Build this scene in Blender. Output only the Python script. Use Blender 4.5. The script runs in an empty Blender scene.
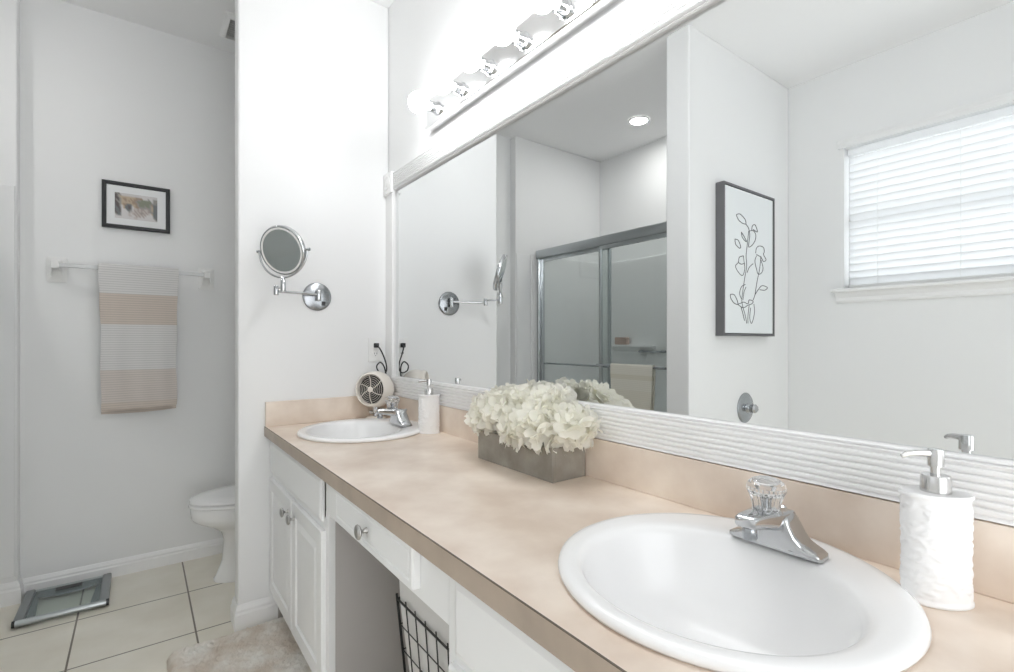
import bpy, bmesh, math, random
from math import sin, cos, pi, radians, atan2, sqrt
from mathutils import Vector, Matrix

random.seed(7)
SC = bpy.context.scene
COL = SC.collection

# ------------------------------------------------------------------ camera, world, exposure
TH = math.atan((507 - 139) / 494.7)
cam_data = bpy.data.cameras.new('camera')
cam_data.sensor_width = 36.0
cam_data.lens = 494.7 / 1014 * 36.0
cam_data.shift_y = 5.0 / 1014
cam_data.clip_start = 0.02
cam = bpy.data.objects.new('camera', cam_data)
cam.location = (-0.987, -2.30, 1.19)
cam.rotation_euler = (pi / 2, 0, -TH)
COL.objects.link(cam)
SC.camera = cam

W = bpy.data.worlds.new('world')
SC.world = W
W.use_nodes = True
W.node_tree.nodes['Background'].inputs['Color'].default_value = (0.955, 0.975, 1.0, 1)
W.node_tree.nodes['Background'].inputs['Strength'].default_value = 1.25
BULB_POWER = 14.0
DOWNLIGHT_POWER = 58.0

SC.view_settings.view_transform = 'Standard'
SC.view_settings.look = 'None'
SC.view_settings.gamma = 1.0
SC.view_settings.use_curve_mapping = False
SC.view_settings.exposure = 1.46
SC.cycles.use_denoising = True
SC.cycles.max_bounces = 14
SC.cycles.diffuse_bounces = 8
SC.cycles.glossy_bounces = 8
SC.cycles.transmission_bounces = 10
SC.cycles.transparent_max_bounces = 12
SC.cycles.caustics_reflective = False
SC.cycles.caustics_refractive = False
SC.cycles.sample_clamp_indirect = 6.0

CEIL = 2.83

# ------------------------------------------------------------------ materials
def srgb(r, g, b):
    f = lambda c: ((c / 255 + 0.055) / 1.055) ** 2.4 if c > 10 else c / 255 / 12.92
    return (f(r), f(g), f(b), 1)

def mat(name, color, rough=0.5, metal=0.0, spec=None, noise=None, bump=None, coat=0.0):
    """noise=(color2, scale, detail) mottles the colour, bump=(scale, strength, distance)"""
    m = bpy.data.materials.new(name)
    m.use_nodes = True
    nt = m.node_tree
    b = nt.nodes['Principled BSDF']
    b.inputs['Base Color'].default_value = color
    b.inputs['Roughness'].default_value = rough
    b.inputs['Metallic'].default_value = metal
    if spec is not None: b.inputs['Specular IOR Level'].default_value = spec
    if coat: b.inputs['Coat Weight'].default_value = coat; b.inputs['Coat Roughness'].default_value = 0.06
    tc = nt.nodes.new('ShaderNodeTexCoord')
    if noise:
        n = nt.nodes.new('ShaderNodeTexNoise')
        n.inputs['Scale'].default_value = noise[1]; n.inputs['Detail'].default_value = noise[2]
        r = nt.nodes.new('ShaderNodeValToRGB')
        r.color_ramp.elements[0].position = 0.35; r.color_ramp.elements[0].color = color
        r.color_ramp.elements[1].position = 0.68; r.color_ramp.elements[1].color = noise[0]
        nt.links.new(tc.outputs['Object'], n.inputs['Vector'])
        nt.links.new(n.outputs['Fac'], r.inputs['Fac'])
        nt.links.new(r.outputs['Color'], b.inputs['Base Color'])
    if bump:
        n = nt.nodes.new('ShaderNodeTexNoise')
        n.inputs['Scale'].default_value = bump[0]; n.inputs['Detail'].default_value = 4
        u = nt.nodes.new('ShaderNodeBump')
        u.inputs['Strength'].default_value = bump[1]; u.inputs['Distance'].default_value = bump[2]
        nt.links.new(tc.outputs['Object'], n.inputs['Vector'])
        nt.links.new(n.outputs['Fac'], u.inputs['Height'])
        nt.links.new(u.outputs['Normal'], b.inputs['Normal'])
    return m

M = {}
M['wall'] = mat('wall_paint', (0.835, 0.84, 0.84, 1), 0.55, bump=(160, 0.06, 0.002))
M['ceiling'] = mat('ceiling_paint', (0.88, 0.88, 0.88, 1), 0.8, bump=(90, 0.1, 0.003))
M['trim'] = mat('trim_paint', (0.86, 0.86, 0.86, 1), 0.35)
M['cabinet'] = mat('cabinet_paint', (0.85, 0.855, 0.86, 1), 0.38)
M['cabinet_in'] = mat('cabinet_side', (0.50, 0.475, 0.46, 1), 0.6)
M['laminate'] = mat('laminate', (0.66, 0.545, 0.45, 1), 0.30, noise=((0.86, 0.765, 0.67, 1), 5.5, 6))
M['laminate_edge_shaded'] = mat('laminate_edge_shaded', (0.38, 0.31, 0.25, 1), 0.4, noise=((0.47, 0.385, 0.31, 1), 9, 5))  # browner than the top; part of the darkness is shade put into the colour
M['seam'] = mat('laminate_seam', (0.10, 0.075, 0.055, 1), 0.5)
M['porcelain'] = mat('porcelain', (0.88, 0.88, 0.88, 1), 0.20)
M['ceramic'] = mat('ceramic_matte', (0.86, 0.86, 0.86, 1), 0.42)
M['chrome'] = mat('chrome', (0.58, 0.59, 0.60, 1), 0.10, 1.0)
M['chrome_dark'] = mat('chrome_dull', (0.42, 0.44, 0.46, 1), 0.22, 1.0)
M['nickel'] = mat('brushed_nickel', (0.50, 0.49, 0.48, 1), 0.28, 1.0)
M['pump'] = mat('pump_steel', (0.66, 0.655, 0.65, 1), 0.22, 1.0)
M['plate'] = mat('light_plate', (0.84, 0.84, 0.84, 1), 0.16, 1.0)
M['chrome_plate'] = mat('plate_chrome', (0.30, 0.31, 0.32, 1), 0.22, 1.0)
M['alu'] = mat('door_aluminium', (0.50, 0.53, 0.54, 1), 0.30, 1.0)
M['mirror'] = mat('mirror_glass', (0.835, 0.85, 0.85, 1), 0.0, 1.0)
M['black'] = mat('black_plastic', (0.015, 0.015, 0.016, 1), 0.4)
M['blackframe'] = mat('black_frame', (0.012, 0.012, 0.014, 1), 0.35)
M['wire'] = mat('black_wire', (0.012, 0.012, 0.012, 1), 0.45)
M['plastic'] = mat('white_plastic', (0.84, 0.84, 0.83, 1), 0.3)
M['cream'] = mat('cream_plastic', (0.84, 0.79, 0.72, 1), 0.32, coat=0.3)
M['darkgrille'] = mat('dark_interior', (0.015, 0.014, 0.013, 1), 0.6)
M['mat'] = mat('mat_board', (0.82, 0.83, 0.84, 1), 0.7)
M['canvas'] = mat('canvas_white', (0.80, 0.83, 0.84, 1), 0.7)
M['greyframe'] = mat('grey_frame', (0.14, 0.14, 0.145, 1), 0.5)
M['ink'] = mat('ink', (0.09, 0.095, 0.1, 1), 0.7)
M['liner'] = mat('liner_cloth', (0.60, 0.59, 0.58, 1), 0.9, bump=(300, 0.3, 0.002))
M['tan_soap'] = mat('tan_soap', (0.56, 0.42, 0.36, 1), 0.5)
M['surround'] = mat('acrylic_surround', (0.84, 0.845, 0.845, 1), 0.3)
M['scale_dark'] = mat('scale_dark', (0.17, 0.19, 0.20, 1), 0.25)
M['scale_grey'] = mat('scale_grey', (0.30, 0.32, 0.33, 1), 0.3, 0.6)
M['stem'] = mat('green_stem', (0.16, 0.22, 0.10, 1), 0.6)
M['core'] = mat('flower_core', (0.72, 0.72, 0.48, 1), 0.8)

# weathered planter wood
M['planter'] = mat('planter_wood', (0.24, 0.22, 0.19, 1), 0.7, noise=((0.36, 0.34, 0.30, 1), 14, 6), bump=(60, 0.3, 0.003))

def petal_mat():
    m = mat('hydrangea_petal', (0.96, 0.95, 0.90, 1), 0.7, noise=((0.97, 0.965, 0.945, 1), 18, 2))
    b = m.node_tree.nodes['Principled BSDF']
    b.inputs['Subsurface Weight'].default_value = 0.0
    nt = m.node_tree
    tr = nt.nodes.new('ShaderNodeBsdfTranslucent'); tr.inputs['Color'].default_value = (0.96, 0.95, 0.86, 1)
    mx = nt.nodes.new('ShaderNodeMixShader'); mx.inputs[0].default_value = 0.50
    out = nt.nodes['Material Output']
    nt.links.new(b.outputs[0], mx.inputs[1]); nt.links.new(tr.outputs[0], mx.inputs[2])
    nt.links.new(mx.outputs[0], out.inputs['Surface'])
    return m
M['petal'] = petal_mat()

def thin_mat(name, col, fac):
    """white slats that let some daylight through"""
    m = mat(name, col, 0.45)
    nt = m.node_tree; b = nt.nodes['Principled BSDF']
    tr = nt.nodes.new('ShaderNodeBsdfTranslucent'); tr.inputs['Color'].default_value = (0.97, 0.97, 0.97, 1)
    mx = nt.nodes.new('ShaderNodeMixShader'); mx.inputs[0].default_value = fac
    nt.links.new(b.outputs[0], mx.inputs[1]); nt.links.new(tr.outputs[0], mx.inputs[2])
    nt.links.new(mx.outputs[0], nt.nodes['Material Output'].inputs['Surface'])
    return m
M['slat'] = thin_mat('blind_slat', (0.86, 0.87, 0.88, 1), 0.44)

def glass_mat(name, tint, gloss=0.12):
    m = bpy.data.materials.new(name); m.use_nodes = True
    nt = m.node_tree
    nt.nodes.remove(nt.nodes['Principled BSDF'])
    t = nt.nodes.new('ShaderNodeBsdfTransparent'); t.inputs[0].default_value = tint
    g = nt.nodes.new('ShaderNodeBsdfGlossy'); g.inputs['Roughness'].default_value = 0.02
    lw = nt.nodes.new('ShaderNodeLayerWeight')
    pw = nt.nodes.new('ShaderNodeMath'); pw.operation = 'POWER'; pw.inputs[1].default_value = 4.5
    fr = nt.nodes.new('ShaderNodeMath'); fr.operation = 'MULTIPLY_ADD'; fr.inputs[1].default_value = 0.8; fr.inputs[2].default_value = 0.03
    nt.links.new(lw.outputs['Facing'], pw.inputs[0]); nt.links.new(pw.outputs[0], fr.inputs[0])
    mx = nt.nodes.new('ShaderNodeMixShader')
    nt.links.new(fr.outputs[0], mx.inputs[0])
    nt.links.new(t.outputs[0], mx.inputs[1]); nt.links.new(g.outputs[0], mx.inputs[2])
    nt.links.new(mx.outputs[0], nt.nodes['Material Output'].inputs['Surface'])
    return m
M['glass'] = glass_mat('shower_glass', (0.93, 0.95, 0.945, 1))
M['window_glass'] = glass_mat('window_glass', (0.97, 0.98, 0.98, 1))
M['scale_glass'] = glass_mat('scale_glass', (0.88, 0.92, 0.92, 1))
ac = mat('clear_acrylic', (0.97, 0.97, 0.97, 1), 0.03)
ac.node_tree.nodes['Principled BSDF'].inputs['Transmission Weight'].default_value = 0.9
ac.node_tree.nodes['Principled BSDF'].inputs['IOR'].default_value = 1.45
M['acrylic'] = ac
tb = mat('frosted_bar', (0.86, 0.87, 0.88, 1), 0.25)
tb.node_tree.nodes['Principled BSDF'].inputs['Transmission Weight'].default_value = 0.25
M['clearbar'] = tb

def emit(name, col, s):
    m = bpy.data.materials.new(name); m.use_nodes = True
    nt = m.node_tree; nt.nodes.remove(nt.nodes['Principled BSDF'])
    e = nt.nodes.new('ShaderNodeEmission'); e.inputs[0].default_value = col; e.inputs[1].default_value = s
    nt.links.new(e.outputs[0], nt.nodes['Material Output'].inputs['Surface'])
    return m
M['bulb'] = emit('bulb_glow', (0.975, 0.985, 1.0, 1), BULB_POWER)
M['lens'] = emit('downlight_glow', (1.0, 0.99, 0.97, 1), DOWNLIGHT_POWER)

# tile floor, 40 cm squares with dark grout
def tile_mat():
    m = mat('floor_tile', (0.6, 0.57, 0.5, 1), 0.3)
    nt = m.node_tree; b = nt.nodes['Principled BSDF']
    tc = nt.nodes.new('ShaderNodeTexCoord')
    mp = nt.nodes.new('ShaderNodeMapping'); mp.inputs['Location'].default_value = (8.0, 7.915, 0)
    br = nt.nodes.new('ShaderNodeTexBrick')
    br.offset = 0.0; br.squash = 1.0
    br.inputs['Scale'].default_value = 1.0
    br.inputs['Brick Width'].default_value = 0.4; br.inputs['Row Height'].default_value = 0.4
    br.inputs['Mortar Size'].default_value = 0.0035; br.inputs['Mortar Smooth'].default_value = 0.1
    br.inputs['Mortar'].default_value = (0.22, 0.19, 0.15, 1)
    n = nt.nodes.new('ShaderNodeTexNoise'); n.inputs['Scale'].default_value = 4.5; n.inputs['Detail'].default_value = 7
    r = nt.nodes.new('ShaderNodeValToRGB')
    r.color_ramp.elements[0].position = 0.3; r.color_ramp.elements[0].color = (0.76, 0.715, 0.61, 1)
    r.color_ramp.elements[1].position = 0.7; r.color_ramp.elements[1].color = (0.87, 0.835, 0.745, 1)
    L = nt.links.new
    L(tc.outputs['Object'], mp.inputs['Vector']); L(mp.outputs[0], br.inputs['Vector'])
    L(tc.outputs['Object'], n.inputs['Vector']); L(n.outputs['Fac'], r.inputs['Fac'])
    L(r.outputs['Color'], br.inputs['Color1']); L(r.outputs['Color'], br.inputs['Color2'])
    L(br.outputs['Color'], b.inputs['Base Color'])
    u = nt.nodes.new('ShaderNodeBump'); u.inputs['Strength'].default_value = 0.4; u.inputs['Distance'].default_value = 0.002
    u.invert = True
    L(br.outputs['Fac'], u.inputs['Height']); L(u.outputs[0], b.inputs['Normal'])
    return m
M['tile'] = tile_mat()

def towel_mat(name, bands, line_period=0.0115, axis='Z', line_dark=0.80):
    """bands: [(z_from_top_fraction, colour)...] as constant ramp over local z in metres (0 top, down)"""
    m = mat(name, (0.6, 0.6, 0.6, 1), 0.95)
    nt = m.node_tree; b = nt.nodes['Principled BSDF']
    tc = nt.nodes.new('ShaderNodeTexCoord'); sp = nt.nodes.new('ShaderNodeSeparateXYZ')
    L = nt.links.new
    L(tc.outputs['Object'], sp.inputs[0])
    mr = nt.nodes.new('ShaderNodeMapRange'); mr.inputs['From Min'].default_value = 0.0; mr.inputs['From Max'].default_value = -0.72
    L(sp.outputs[axis], mr.inputs['Value'])
    r = nt.nodes.new('ShaderNodeValToRGB'); cr = r.color_ramp; cr.interpolation = 'CONSTANT'
    cr.elements[0].position = 0; cr.elements[0].color = bands[0][1]
    cr.elements[1].position = bands[1][0] / 0.72; cr.elements[1].color = bands[1][1]
    for p, c in bands[2:]:
        e = cr.elements.new(p / 0.72); e.color = c
    L(mr.outputs[0], r.inputs['Fac'])
    mul = nt.nodes.new('ShaderNodeMath'); mul.operation = 'MULTIPLY'; mul.inputs[1].default_value = 2 * pi / line_period
    si = nt.nodes.new('ShaderNodeMath'); si.operation = 'SINE'
    gt = nt.nodes.new('ShaderNodeMapRange'); gt.inputs['From Min'].default_value = 0.2; gt.inputs['From Max'].default_value = 0.9
    gt.inputs['To Min'].default_value = 1.0; gt.inputs['To Max'].default_value = line_dark
    L(sp.outputs[axis], mul.inputs[0]); L(mul.outputs[0], si.inputs[0]); L(si.outputs[0], gt.inputs['Value'])
    mx = nt.nodes.new('ShaderNodeMix'); mx.data_type = 'RGBA'; mx.blend_type = 'MULTIPLY'; mx.inputs[0].default_value = 1.0
    cb = nt.nodes.new('ShaderNodeCombineColor')
    for i in range(3): L(gt.outputs[0], cb.inputs[i])
    L(r.outputs['Color'], mx.inputs[6]); L(cb.outputs[0], mx.inputs[7])
    L(mx.outputs[2], b.inputs['Base Color'])
    n = nt.nodes.new('ShaderNodeTexNoise'); n.inputs['Scale'].default_value = 400
    u = nt.nodes.new('ShaderNodeBump'); u.inputs['Strength'].default_value = 0.5; u.inputs['Distance'].default_value = 0.002
    L(tc.outputs['Object'], n.inputs['Vector']); L(n.outputs['Fac'], u.inputs['Height']); L(u.outputs[0], b.inputs['Normal'])
    return m
GREYW = (0.70, 0.69, 0.68, 1); TAN = (0.62, 0.545, 0.485, 1)
M['towel'] = towel_mat('striped_towel', [(0, GREYW), (0.122, TAN), (0.275, GREYW), (0.50, (0.64, 0.585, 0.545, 1)), (0.66, TAN)])
M['towel2'] = towel_mat('cream_towel', [(0, (0.78, 0.76, 0.68, 1)), (0.05, (0.72, 0.69, 0.59, 1)), (0.08, (0.78, 0.76, 0.68, 1)), (0.15, (0.76, 0.73, 0.64, 1))], 0.012, line_dark=0.94)

def rug_mat():
    m = mat('rug_pile', (0.70, 0.60, 0.50, 1), 1.0, noise=((0.95, 0.92, 0.86, 1), 9, 9), bump=(260, 0.8, 0.006))
    return m
M['rug'] = rug_mat()

# ------------------------------------------------------------------ mesh helpers (build in world space)
def BM(): return bmesh.new()

def box(bm, x0, x1, y0, y1, z0, z1):
    v = [bm.verts.new((x, y, z)) for x in (x0, x1) for y in (y0, y1) for z in (z0, z1)]
    for f in ((0, 1, 3, 2), (4, 6, 7, 5), (0, 4, 5, 1), (2, 3, 7, 6), (0, 2, 6, 4), (1, 5, 7, 3)):
        bm.faces.new([v[i] for i in f])
    return bm

def loft(bm, rings, cap0=True, cap1=True, closed=True):
    vs = [[bm.verts.new(p) for p in r] for r in rings]
    n = len(rings[0])
    for a, b in zip(vs, vs[1:]):
        for i in range(n if closed else n - 1):
            j = (i + 1) % n
            bm.faces.new((a[i], a[j], b[j], b[i]))
    if cap0: bm.faces.new(list(reversed(vs[0])))
    if cap1: bm.faces.new(vs[-1])
    return bm

def frame_from(axis):
    """rotation matrix taking +Z to axis"""
    return Vector(axis).normalized().to_track_quat('Z', 'Y').to_matrix()

def lathe(bm, prof, origin=(0, 0, 0), axis=(0, 0, 1), n=32, sx=1.0, sy=1.0, R=None, cap0=True, cap1=True):
    R = R or (Matrix.Identity(3) if tuple(axis) == (0, 0, 1) else frame_from(axis))
    o = Vector(origin)
    rings = []
    for r, z in prof:
        r = max(r, 1e-4)
        rings.append([o + R @ Vector((r * cos(2 * pi * i / n) * sx, r * sin(2 * pi * i / n) * sy, z)) for i in range(n)])
    return loft(bm, rings, cap0, cap1)

def tube(bm, pts, r, n=10, closed=False, rads=None):
    pts = [Vector(p) for p in pts]
    N = len(pts); rings = []
    up = None
    for i, p in enumerate(pts):
        if closed: t = pts[(i + 1) % N] - pts[i - 1]
        else: t = pts[min(i + 1, N - 1)] - pts[max(i - 1, 0)]
        t.normalize()
        if up is None:
            up = Vector((0, 0, 1)) if abs(t.z) < 0.9 else Vector((1, 0, 0))
        s = t.cross(up).normalized(); up = s.cross(t).normalized()
        rr = rads[i] if rads else r
        rings.append([p + (s * cos(2 * pi * k / n) + up * sin(2 * pi * k / n)) * rr for k in range(n)])
    if closed:
        vs = [[bm.verts.new(q) for q in rg] for rg in rings]
        for a in range(N):
            A, B = vs[a], vs[(a + 1) % N]
            for k in range(n):
                j = (k + 1) % n
                bm.faces.new((A[k], A[j], B[j], B[k]))
        return bm
    return loft(bm, rings)

def smoothpath(pts, sub=6):
    """Catmull-Rom"""
    P = [Vector(p) for p in pts]; out = []
    for i in range(len(P) - 1):
        p0 = P[max(i - 1, 0)]; p1 = P[i]; p2 = P[i + 1]; p3 = P[min(i + 2, len(P) - 1)]
        for k in range(sub):
            t = k / sub
            out.append(0.5 * ((2 * p1) + (-p0 + p2) * t + (2 * p0 - 5 * p1 + 4 * p2 - p3) * t * t + (-p0 + 3 * p1 - 3 * p2 + p3) * t ** 3))
    out.append(P[-1])
    return out

def prism(bm, poly, f, a, b):
    """poly: list of 2D points, f(u, v, w) -> 3D; extruded from w=a to w=b"""
    return loft(bm, [[f(u, v, a) for u, v in poly], [f(u, v, b) for u, v in poly]])

def obj(name, bm, m, parent=None, smooth=False, bevel=0.0, angle=35, local=False, seg=2, extra=()):
    bmesh.ops.recalc_face_normals(bm, faces=bm.faces[:])
    if parent is not None and not local:
        bmesh.ops.translate(bm, verts=bm.verts[:], vec=-Vector(parent_world(parent)))
    me = bpy.data.meshes.new(name)
    bm.to_mesh(me); bm.free()
    me.materials.append(m)
    for e in extra: me.materials.append(e)
    o = bpy.data.objects.new(name, me)
    COL.objects.link(o)
    if parent is not None: o.parent = parent
    if bevel > 0:
        md = o.modifiers.new('soft_edges', 'BEVEL'); md.width = bevel; md.segments = seg
        md.limit_method = 'ANGLE'; md.angle_limit = radians(30)
        for p in me.polygons: p.use_smooth = True
        ws = o.modifiers.new('weighted', 'WEIGHTED_NORMAL'); ws.keep_sharp = True
        me.set_sharp_from_angle(angle=radians(50))
    elif smooth:
        for p in me.polygons: p.use_smooth = True
        me.set_sharp_from_angle(angle=radians(angle))
    return o

def parent_world(p):
    v = Vector((0, 0, 0))
    while p is not None:
        v += Vector(p.location); p = p.parent
    return v

def thing(name, label, cat, loc=(0, 0, 0), rotz=0, group=None):
    o = bpy.data.objects.new(name, None); COL.objects.link(o)
    o.empty_display_size = 0.05
    o.location = loc; o.rotation_euler = (0, 0, rotz)
    return tag(o, label, cat, group)

def tag(o, label, cat, group=None, kind=None):
    o['label'] = label; o['category'] = cat
    if group: o['group'] = group
    if kind: o['kind'] = kind
    return o

def rebase(o, p):
    """put a top-level mesh's origin at its base point p"""
    p = Vector(p)
    o.data.transform(Matrix.Translation(-p)); o.location = p
    return o

def struct(name, bm, m, label, cat, bevel=0.0, smooth=False, seg=2):
    o = obj(name, bm, m, bevel=bevel, smooth=smooth, seg=seg)
    o['kind'] = 'structure'; o['label'] = label; o['category'] = cat
    return o

def copy_tree(o, parent=None):
    c = o.copy(); COL.objects.link(c); c.parent = parent
    for ch in list(o.children): copy_tree(ch, c)
    return c

# ------------------------------------------------------------------ the room
b = BM(); box(b, -2.55, 0.1, -3.5, 1.0, -0.06, 0.0)
struct('floor', b, M['tile'], 'cream square ceramic tile floor with dark grout lines', 'floor')
b = BM(); box(b, -2.55, 0.1, -3.5, 1.0, CEIL, CEIL + 0.08)
struct('ceiling', b, M['ceiling'], 'plain pale grey ceiling over the whole bathroom', 'ceiling')
b = BM(); box(b, 0.0, 0.1, -3.5, 1.0, 0, CEIL)
struct('wall_mirror_side', b, M['wall'], 'pale wall behind the long vanity mirror and the row of bulbs', 'wall')
b = BM(); box(b, -0.66, 0.0, 0.0, 0.085, 0, CEIL)
struct('wall_partition', b, M['wall'], 'white partition wall at the end of the vanity carrying the round shaving mirror', 'wall', bevel=0.009, seg=3)
b = BM(); box(b, -1.43, 0.0, 0.895, 1.0, 0, CEIL)
struct('wall_toilet', b, M['wall'], 'grey wall behind the towel bar and small framed picture', 'wall')
b = BM(); box(b, -2.41, -1.43, 0.83, 1.0, 0, CEIL)
struct('wall_shower_end', b, M['wall'], 'pale wall at the far end of the bathtub, its corner left of the towel bar', 'wall', bevel=0.006)
b = BM(); box(b, -2.41, -1.30, -0.81, -0.672, 0, CEIL)
struct('wall_tub_divider', b, M['wall'], 'stub wall carrying the tall line drawing, seen in the mirror', 'wall', bevel=0.006)
# unseen wall behind the viewer; open doorway added to let daylight in
b = BM()
box(b, -2.41, -1.45, -3.5, -3.4, 0, CEIL); box(b, -0.10, 0.0, -3.5, -3.4, 0, CEIL); box(b, -1.45, -0.10, -3.5, -3.4, 2.15, CEIL)
struct('wall_daylight_opening', b, M['wall'], 'pale unseen wall opposite the partition with a doorway added for daylight', 'wall')
# window wall with opening
WY0, WY1, WZ0, WZ1 = -2.40, -1.125, 1.50, 2.345
b = BM()
box(b, -2.55, -2.41, -3.5, WY0, 0, CEIL); box(b, -2.55, -2.41, WY1, 1.0, 0, CEIL)
box(b, -2.55, -2.41, WY0, WY1, 0, WZ0); box(b, -2.55, -2.41, WY0, WY1, WZ1, CEIL)
struct('wall_window_side', b, M['wall'], 'pale wall holding the window with the white blind, seen in the mirror', 'wall')

def base_prof(h=0.10, t=0.014):
    return [(0, 0), (t, 0), (t, h * 0.62), (t * 0.72, h * 0.70), (t * 0.72, h * 0.80), (t * 0.4, h * 0.93), (t * 0.25, h), (0, h)]
def skirting(bm, path, nrm, h=0.10):
    """profile swept along a floor path; nrm are the outward (mitred) offsets at each corner"""
    loft(bm, [[(px_ + nx * u, py_ + ny * u, v) for u, v in base_prof(h)] for (px_, py_), (nx, ny) in zip(path, nrm)])
b = BM()
skirting(b, [(-0.475, 0.0), (-0.66, 0.0), (-0.66, 0.085), (0.0, 0.085)], [(0, -1), (-1, -1), (-1, 1), (0, 1)])
struct('baseboard_partition', b, M['trim'], 'white baseboard wrapping the foot of the partition beside the vanity', 'baseboard')
b = BM(); prism(b, base_prof(), lambda u, v, w: (w, 0.895 - u, v * .82), -1.43, 0.0)
struct('baseboard_toilet', b, M['trim'], 'white baseboard behind the bathroom scale and toilet', 'baseboard')
b = BM()
skirting(b, [(-1.60, 0.83), (-1.43, 0.83), (-1.43, 0.8808)], [(0, -1), (1, -1), (1, 0)], 0.100)
struct('baseboard_shower_end', b, M['trim'], 'short white baseboard at the left edge beside the scale', 'baseboard')

# window
w = thing('window_1', 'window with white frame behind the closed white blind', 'window', (-2.50, (WY0 + WY1) / 2, WZ0))
w['kind'] = 'structure'
b = BM()
for y0, y1, z0, z1 in ((WY0, WY1, WZ0, WZ0 + 0.035), (WY0, WY1, WZ1 - 0.025, WZ1), (WY0, WY0 + 0.02, WZ0, WZ1), (WY1 - 0.02, WY1, WZ0, WZ1), (WY0, WY1, 1.90, 1.935)):
    box(b, -2.53, -2.495, y0, y1, z0, z1)
obj('window_frame', b, M['trim'], w, bevel=0.003)
b = BM(); box(b, -2.515, -2.511, WY0 + 0.015, WY1 - 0.015, WZ0 + 0.03, WZ1 - 0.02)
obj('window_pane', b, M['window_glass'], w)
b = BM()
prism(b, [(0.0, 0), (0.055, 0), (0.06, 0.006), (0.06, 0.016), (0.055, 0.022), (0, 0.022)], lambda u, v, q: (-2.41 + u, q, WZ0 - 0.022 + v), WY0 - 0.05, WY1 + 0.05)
box(b, -2.50, -2.41, WY0, WY1, WZ0 - 0.02, WZ0)
prism(b, [(0.0, 0), (0.014, 0), (0.02, 0.012), (0.02, 0.03), (0.028, 0.045), (0.034, 0.06), (0, 0.06)], lambda u, v, q: (-2.41 + u, q, WZ0 - 0.082 + v), WY0 - 0.035, WY1 + 0.035)
obj('window_sill', b, M['trim'], w)
b = BM()
prism(b, [(0, 0), (0.008, 0), (0.010, 0.03), (0.018, 0.045), (0.018, 0.058), (0, 0.058)], lambda u, v, q: (-2.41 + u, q, WZ1 + v), WY0 - 0.03, WY1 + 0.03)
obj('window_head_molding', b, M['wall'], w)

# blind
bl = thing('window_blind', 'closed white horizontal slat blind in the window, seen in the mirror', 'blind', (-2.43, (WY0 + WY1) / 2, WZ0 + 0.01))
b = BM(); box(b, -2.485, -2.435, WY0 + 0.012, WY1 - 0.012, WZ1 - 0.050, WZ1 - 0.006)
obj('headrail', b, M['slat'], bl, bevel=0.004)
b = BM(); box(b, -2.472, -2.448, WY0 + 0.014, WY1 - 0.014, WZ0 + 0.006, WZ0 + 0.024)
obj('bottom_rail', b, M['plastic'], bl, bevel=0.003)
z = WZ1 - 0.075; nslat = 0
a = radians(56)
b = BM()
while z > WZ0 + 0.045:
    hw = 0.025
    pts = []
    for k in range(5):
        t = -1 + k / 2
        pts.append((t * hw * cos(a) + 0.003 * (1 - t * t) * sin(a), -t * hw * sin(a) + 0.003 * (1 - t * t) * cos(a)))
    poly = pts + [(u - 0.0012, v - 0.0022) for u, v in reversed(pts)]
    prism(b, poly, lambda u, v, q, z=z: (-2.46 - u, q, z - 0 + v * 1.0), WY0 + 0.014, WY1 - 0.014)
    z -= 0.0425
obj('slats', b, M['slat'], bl, smooth=True, angle=60)
b = BM()
for yy in (WY1 - 0.16, WY1 - 0.52, WY0 + 0.52, WY0 + 0.16):
    tube(b, [(-2.4435, yy, WZ1 - 0.05), (-2.4435, yy, WZ0 + 0.012)], 0.0012, 5)
obj('ladder_cord', b, M['plastic'], bl)

# ------------------------------------------------------------------ vanity countertop
CT = 0.827
S1 = (-0.262, -0.352); S2 = (-0.268, -1.882)
CY0, CY1 = -2.27, -0.001
top = thing('vanity_countertop', 'long tan laminate countertop with matching splash carrying both sinks', 'countertop', (-0.28, -1.13, CT))
b = BM()
NH = 48
outer = [(-0.558, CY0), (-0.001, CY0), (-0.001, CY1), (-0.558, CY1)]
loops = [outer]
for cx, cy in (S1, S2):
    loops.append([(cx + 0.215 * cos(2 * pi * i / NH), cy + 0.215 * sin(2 * pi * i / NH)) for i in range(NH)])
edges = []
for lp in loops:
    vs = [b.verts.new((x, y, CT)) for x, y in lp]
    for i in range(len(vs)): edges.append(b.edges.new((vs[i], vs[(i + 1) % len(vs)])))
bmesh.ops.triangle_fill(b, use_beauty=True, use_dissolve=False, edges=edges)
ret = bmesh.ops.extrude_face_region(b, geom=b.faces[:])
bmesh.ops.translate(b, verts=[v for v in ret['geom'] if isinstance(v, bmesh.types.BMVert)], vec=(0, 0, -0.030))
obj('worktop', b, M['laminate'], top)
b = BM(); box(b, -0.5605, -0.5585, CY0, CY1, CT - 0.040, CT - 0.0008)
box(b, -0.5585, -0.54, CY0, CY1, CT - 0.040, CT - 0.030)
sb = BM(); box(sb, -0.5607, -0.5575, CY0, CY1, CT - 0.0007, CT + 0.0001)
so = obj('edge_seam', sb, M['seam'], top); so['label'] = 'thin dark seam line'
o = obj('front_edge', b, M['laminate_edge_shaded'], top); o['label'] = 'tan front edge strip, darkened partly for shade'
b = BM(); box(b, -0.020, -0.001, CY0, CY1, CT, 0.9315)
obj('backsplash', b, M['laminate'], top, bevel=0.0015)
b = BM(); box(b, -0.558, -0.0205, -0.020, CY1, CT, 0.9315)
obj('side_splash', b, M['laminate'], top, bevel=0.0015)

# ------------------------------------------------------------------ cabinets
XF = -0.53     # face frame front
XD = -0.549    # door fronts

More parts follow.
